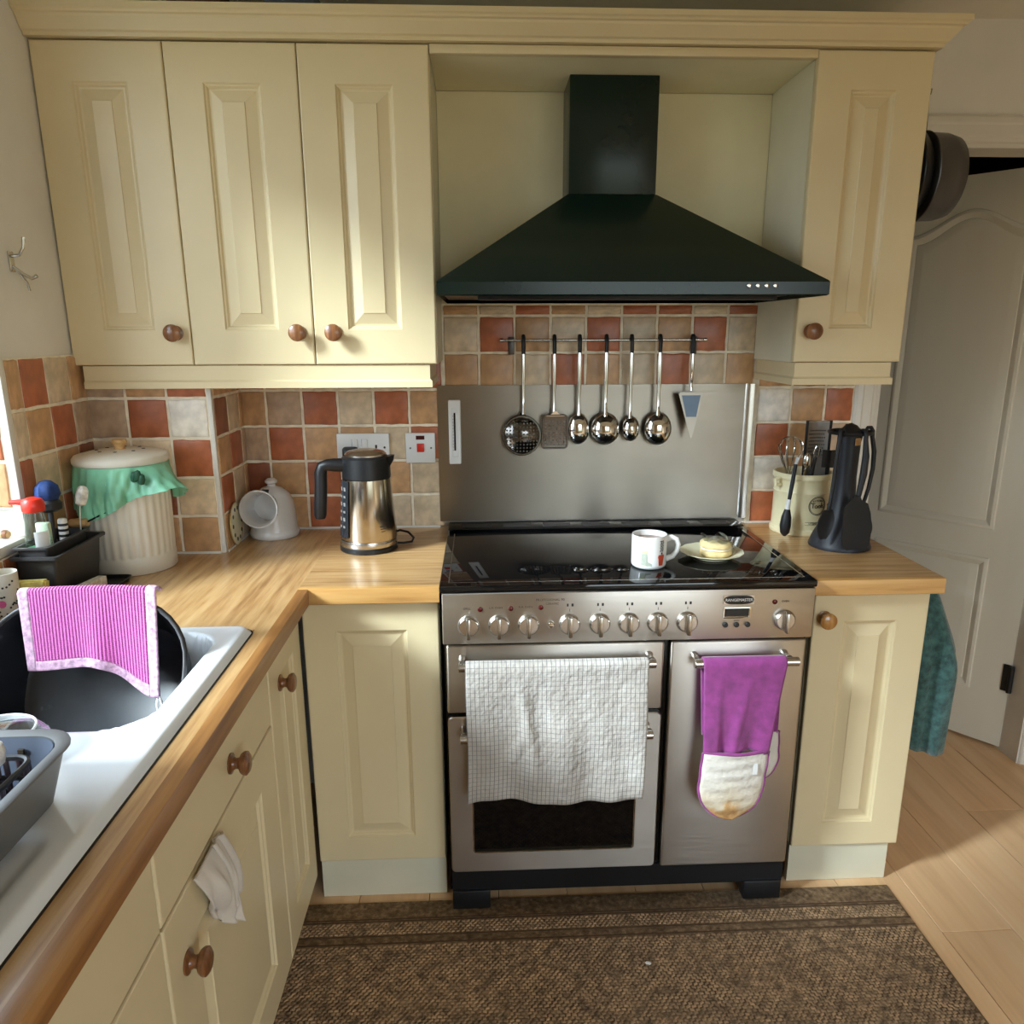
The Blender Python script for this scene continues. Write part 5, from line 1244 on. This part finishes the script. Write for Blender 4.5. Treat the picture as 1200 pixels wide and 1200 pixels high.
m = MB(); m.lathe([(.027, 0), (.029, .003), (.0305, .100), (.030, .104), (.028, .104), (.0275, .006), (0, .004)], (-.8805, -.8225, ZW+.0125), n=28); m.build('cup', m_bin, t, angle=45)
m = MB()
for i in range(26):
    q = math.radians(-95+115*random.random()); z = ZW+.02+.085*random.random(); r_ = .0300+.0004
    m.lathe([(.0022, 0), (.0022, .0006), (0, .0008)], (-.8805+r_*math.cos(q), -.8225+r_*math.sin(q), z), (math.cos(q), math.sin(q), 0), 7)
m.build('dark_print', m_ink, t)
m = MB()
for (q, z) in ((-70, .055), (-30, .03)):
    q = math.radians(q); m.lathe([(.008, 0), (.008, .0006), (0, .0008)], (-.8805+.0303*math.cos(q), -.8225+.0303*math.sin(q), ZW+z), (math.cos(q), math.sin(q), 0), 10)
m.build('pink_flower', m_pinkprint, t)
t = thing('wooden_peg', 'small turned wooden peg lying on the window sill', 'peg', (-.955, -.68, 1.0555))
m = MB(); m.lathe([(.006, 0), (.007, .004), (.006, .03), (.009, .036), (.0095, .046), (.006, .052), (0, .053)], (-.990, -.676, 1.0652), (1, .1, 0), 16); m.build('body', m_pine, t)
m = MB(); m.lathe([(.0096, 0), (.0100, .005), (.0096, .010)], (-.9535, -.6725, 1.0655), (1, .1, 0), 14); lab(m.build('band', m_knob, t), 'dark band')

# ------------------------------------------------------------------ rag, teal towel, hook, pans
t = thing('cleaning_rag', 'crumpled white rag hanging over the sink cabinet door', 'cloth', (-.33, -1.32, .69))
def rg(u, v):
    y = -1.265-.115*u*(1-.25*v)+.055*v*(.2+.8*u)*.6
    f_ = v
    x = XD+.0075+.022*math.sin(PI*min(1, f_*1.1))*(.4+.6*math.sin(PI*u))+.010*math.sin(11*u+2*f_)*f_+.006*math.sin(23*u-4*f_)*f_+.010*math.exp(-((f_-.82)/.07)**2)*math.sin(6*u)
    z = .692-f_*(.215-.09*u)+.006*math.sin(9*u)*f_
    return (max(x, XD+.0035), y+.035*f_*(1-u)*1.2, z)
m = MB(); m.sheet(rg, 36, 40, .004); m.build('cloth', m_rag, t, angle=180)
m = MB(); m.sheet(lambda u, v: (max(XD+.0035, XD+.0085+.012*math.sin(PI*v)+.005*math.sin(9*u)), -1.255+.060*v-.050*u, .688-.160*v+.01*u), 14, 24, .004); m.build('back_fold', m_rag, t, angle=180)
t = thing('teal_towel', 'teal hand towel hanging on the end of the right base cabinet', 'towel', (1.31, -.5, .84))
m = MB(); nq = 56
rings = []
for i in range(22):
    f_ = i/21; z = .842-.452*f_
    ring = []
    for k in range(nq):
        q = 2*PI*k/nq; fold = 1+.13*math.sin(5*q+.8+f_)*min(1, f_*3)+.06*math.sin(11*q)*f_
        ax_ = .012+.052*min(1, f_*2.4)**.7; ay = .020+.064*min(1, f_*2.0)**.8
        if f_ > .55: ax_ -= .006*(f_-.55)/.45
        x = max(1.2685, 1.322+.026*min(1, f_*2.2)+ax_*1.12*math.cos(q)*fold); y = -.470+ay*math.sin(q)*fold
        ring.append((x, y, z-(.018*max(0, math.cos(q-.9)) if f_ > .9 else 0)+.03*(math.sin(q)*.5)*f_))
    rings.append(ring)
m.loft(rings); m.build('cloth', m_teal, t, angle=180)
m = MB(); m.tube([(1.2662, -.470, .845), (1.285, -.470, .845), (1.302, -.470, .847), (1.306, -.470, .857)], .004, 8); m.build('hook', m_satin, t)
t = thing('wall_hook', 'small metal double coat hook on the white wall at the left', 'hook', (XL, -.524, 1.66))
hx, hy, hz = XL, -.527, 1.658
m = MB(); m.box(hx+.0003, hx+.004, hy-.010, hy+.010, hz-.022, hz+.022, .0015); m.build('plate', m_satin, t)
m = MB(); m.tube([(hx+.004, hy, hz+.012), (hx+.020, hy+.002, hz+.014), (hx+.030, hy+.004, hz+.030), (hx+.034, hy+.004, hz+.052)], [.0035, .0035, .0035, .0045], 8); m.build('upper_prong', m_satin, t)
m = MB(); m.tube([(hx+.004, hy, hz-.010), (hx+.022, hy+.002, hz-.026), (hx+.040, hy+.002, hz-.036), (hx+.052, hy+.002, hz-.030)], [.0035, .0035, .0035, .0045], 8); m.tube([(hx+.010, hy, hz-.016), (hx+.024, hy+.010, hz-.045), (hx+.026, hy+.012, hz-.062)], .003, 8); m.build('lower_prong', m_satin, t)
def pan(name, label, x0, prof, cy_, cz_, mat, htop):
    t = thing(name, label, 'pan', (x0, cy_, cz_), 'pans hanging on the cabinet side')
    m = MB(); m.lathe(prof, (x0, cy_, cz_), (1, 0, 0), 44); m.build('vessel', mat, t, angle=45)
    r_ = prof[0][0]
    m = MB(); m.tube([(x0+.006, cy_, cz_+r_-.004), (x0+.006, cy_, cz_+r_+.02), (x0+.004, cy_, htop)], [.006, .005, .005], 10, flat=1.6, flatdir=(0, 1, 0)); m.build('handle', mat, t)
    return t
pan('frying_pan', 'dark frying pan hanging flat against the right cabinet side', 1.262, [(.118, 0), (.120, .002), (.112, .022), (.100, .034), (0, .035), (0, .032), (.097, .031), (.108, .021), (.115, .001)], -.200, 1.905, m_nonstick, 2.10)
pan('saucepan', 'grey saucepan hanging outermost on the right cabinet side', 1.302, [(.112, 0), (.114, .002), (.110, .006), (.108, .055), (.100, .082), (.080, .094), (0, .096), (0, .093), (.078, .091), (.097, .080), (.105, .054), (.107, .001)], -.205, 1.900, m_darkmetal, 2.09)
m = MB(); m.tube([(1.2535, -.2025, 2.104), (1.275, -.2025, 2.104), (1.315, -.2025, 2.104), (1.3155, -.2025, 2.116)], .003, 8); tag(m.build('pan_hook', m_satin), 'steel hook rod on the right cabinet side carrying the pans', 'hook')

# ------------------------------------------------------------------ rug
t = thing('rug', 'brown woven runner rug with banded border in front of the range', 'rug', (.44, -1.2, 0))
rx0, rx1, ry0, ry1 = -.372, 1.238, -2.3, -.606
m = MB(); m.box(rx0, rx1, ry0, ry1, .0005, .0055, .002); m.build('backing', m_rug, t)
m = MB()
for y in (-.672, -.680, -.732, -.757): m.box(rx0+.001, rx1-.001, y-.0022, y+.0022, .0050, .0062)
m.build('border_lines', m_rugd, t, smooth=False)
def tufts(y0, y1, dx, dy, name, h):
    vs, fs = [], []; rn = random.Random(5); j = 0; y = y0
    while y > y1:
        x = rx0+.006+(dx/2 if j % 2 else 0); 
        while x < rx1-.006:
            a, b = dx*.46*rn.uniform(.8, 1.05), dy*.46*rn.uniform(.8, 1.05); hh = h*rn.uniform(.6, 1.15); sk = rn.uniform(-.2, .4)*dy
            k = len(vs); zb = .005
            vs += [(x-a, y-b-sk, zb), (x+a, y-b+sk, zb), (x+a, y+b+sk, zb), (x-a, y+b-sk, zb), (x-a*.5, y-b*.5-sk*.6, zb+hh), (x+a*.5, y-b*.5+sk*.6, zb+hh), (x+a*.5, y+b*.5+sk*.6, zb+hh), (x-a*.5, y+b*.5-sk*.6, zb+hh)]
            fs += [(k, k+1, k+5, k+4), (k+1, k+2, k+6, k+5), (k+2, k+3, k+7, k+6), (k+3, k, k+4, k+7), (k+4, k+5, k+6, k+7)]
            x += dx
        y -= dy; j += 1
    me = bpy.data.meshes.new(name); o_ = W0[t.name]
    me.from_pydata([(a-o_.x, b-o_.y, c_-o_.z) for a, b, c_ in vs], [], fs); me.materials.append(m_tuft)
    o = bpy.data.objects.new(name, me); C.objects.link(o); o.parent = t; o['kind'] = 'stuff'
tufts(-.688, -.728, .0125, .0085, 'border_tufts', .0028)
tufts(-.768, -1.75, .0135, .0090, 'field_tufts', .0032)
m = MB(); m.lathe([(.0, 0), (.006, .001), (.005, .004), (0, .006)], (.512, -.858, .0088), (0.2, 0, 1), 8, wob=lambda q, h: 1+.4*math.cos(2*q)); tag(m.build('crumb', m_white), 'tiny white crumb on the brown rug', 'crumb')
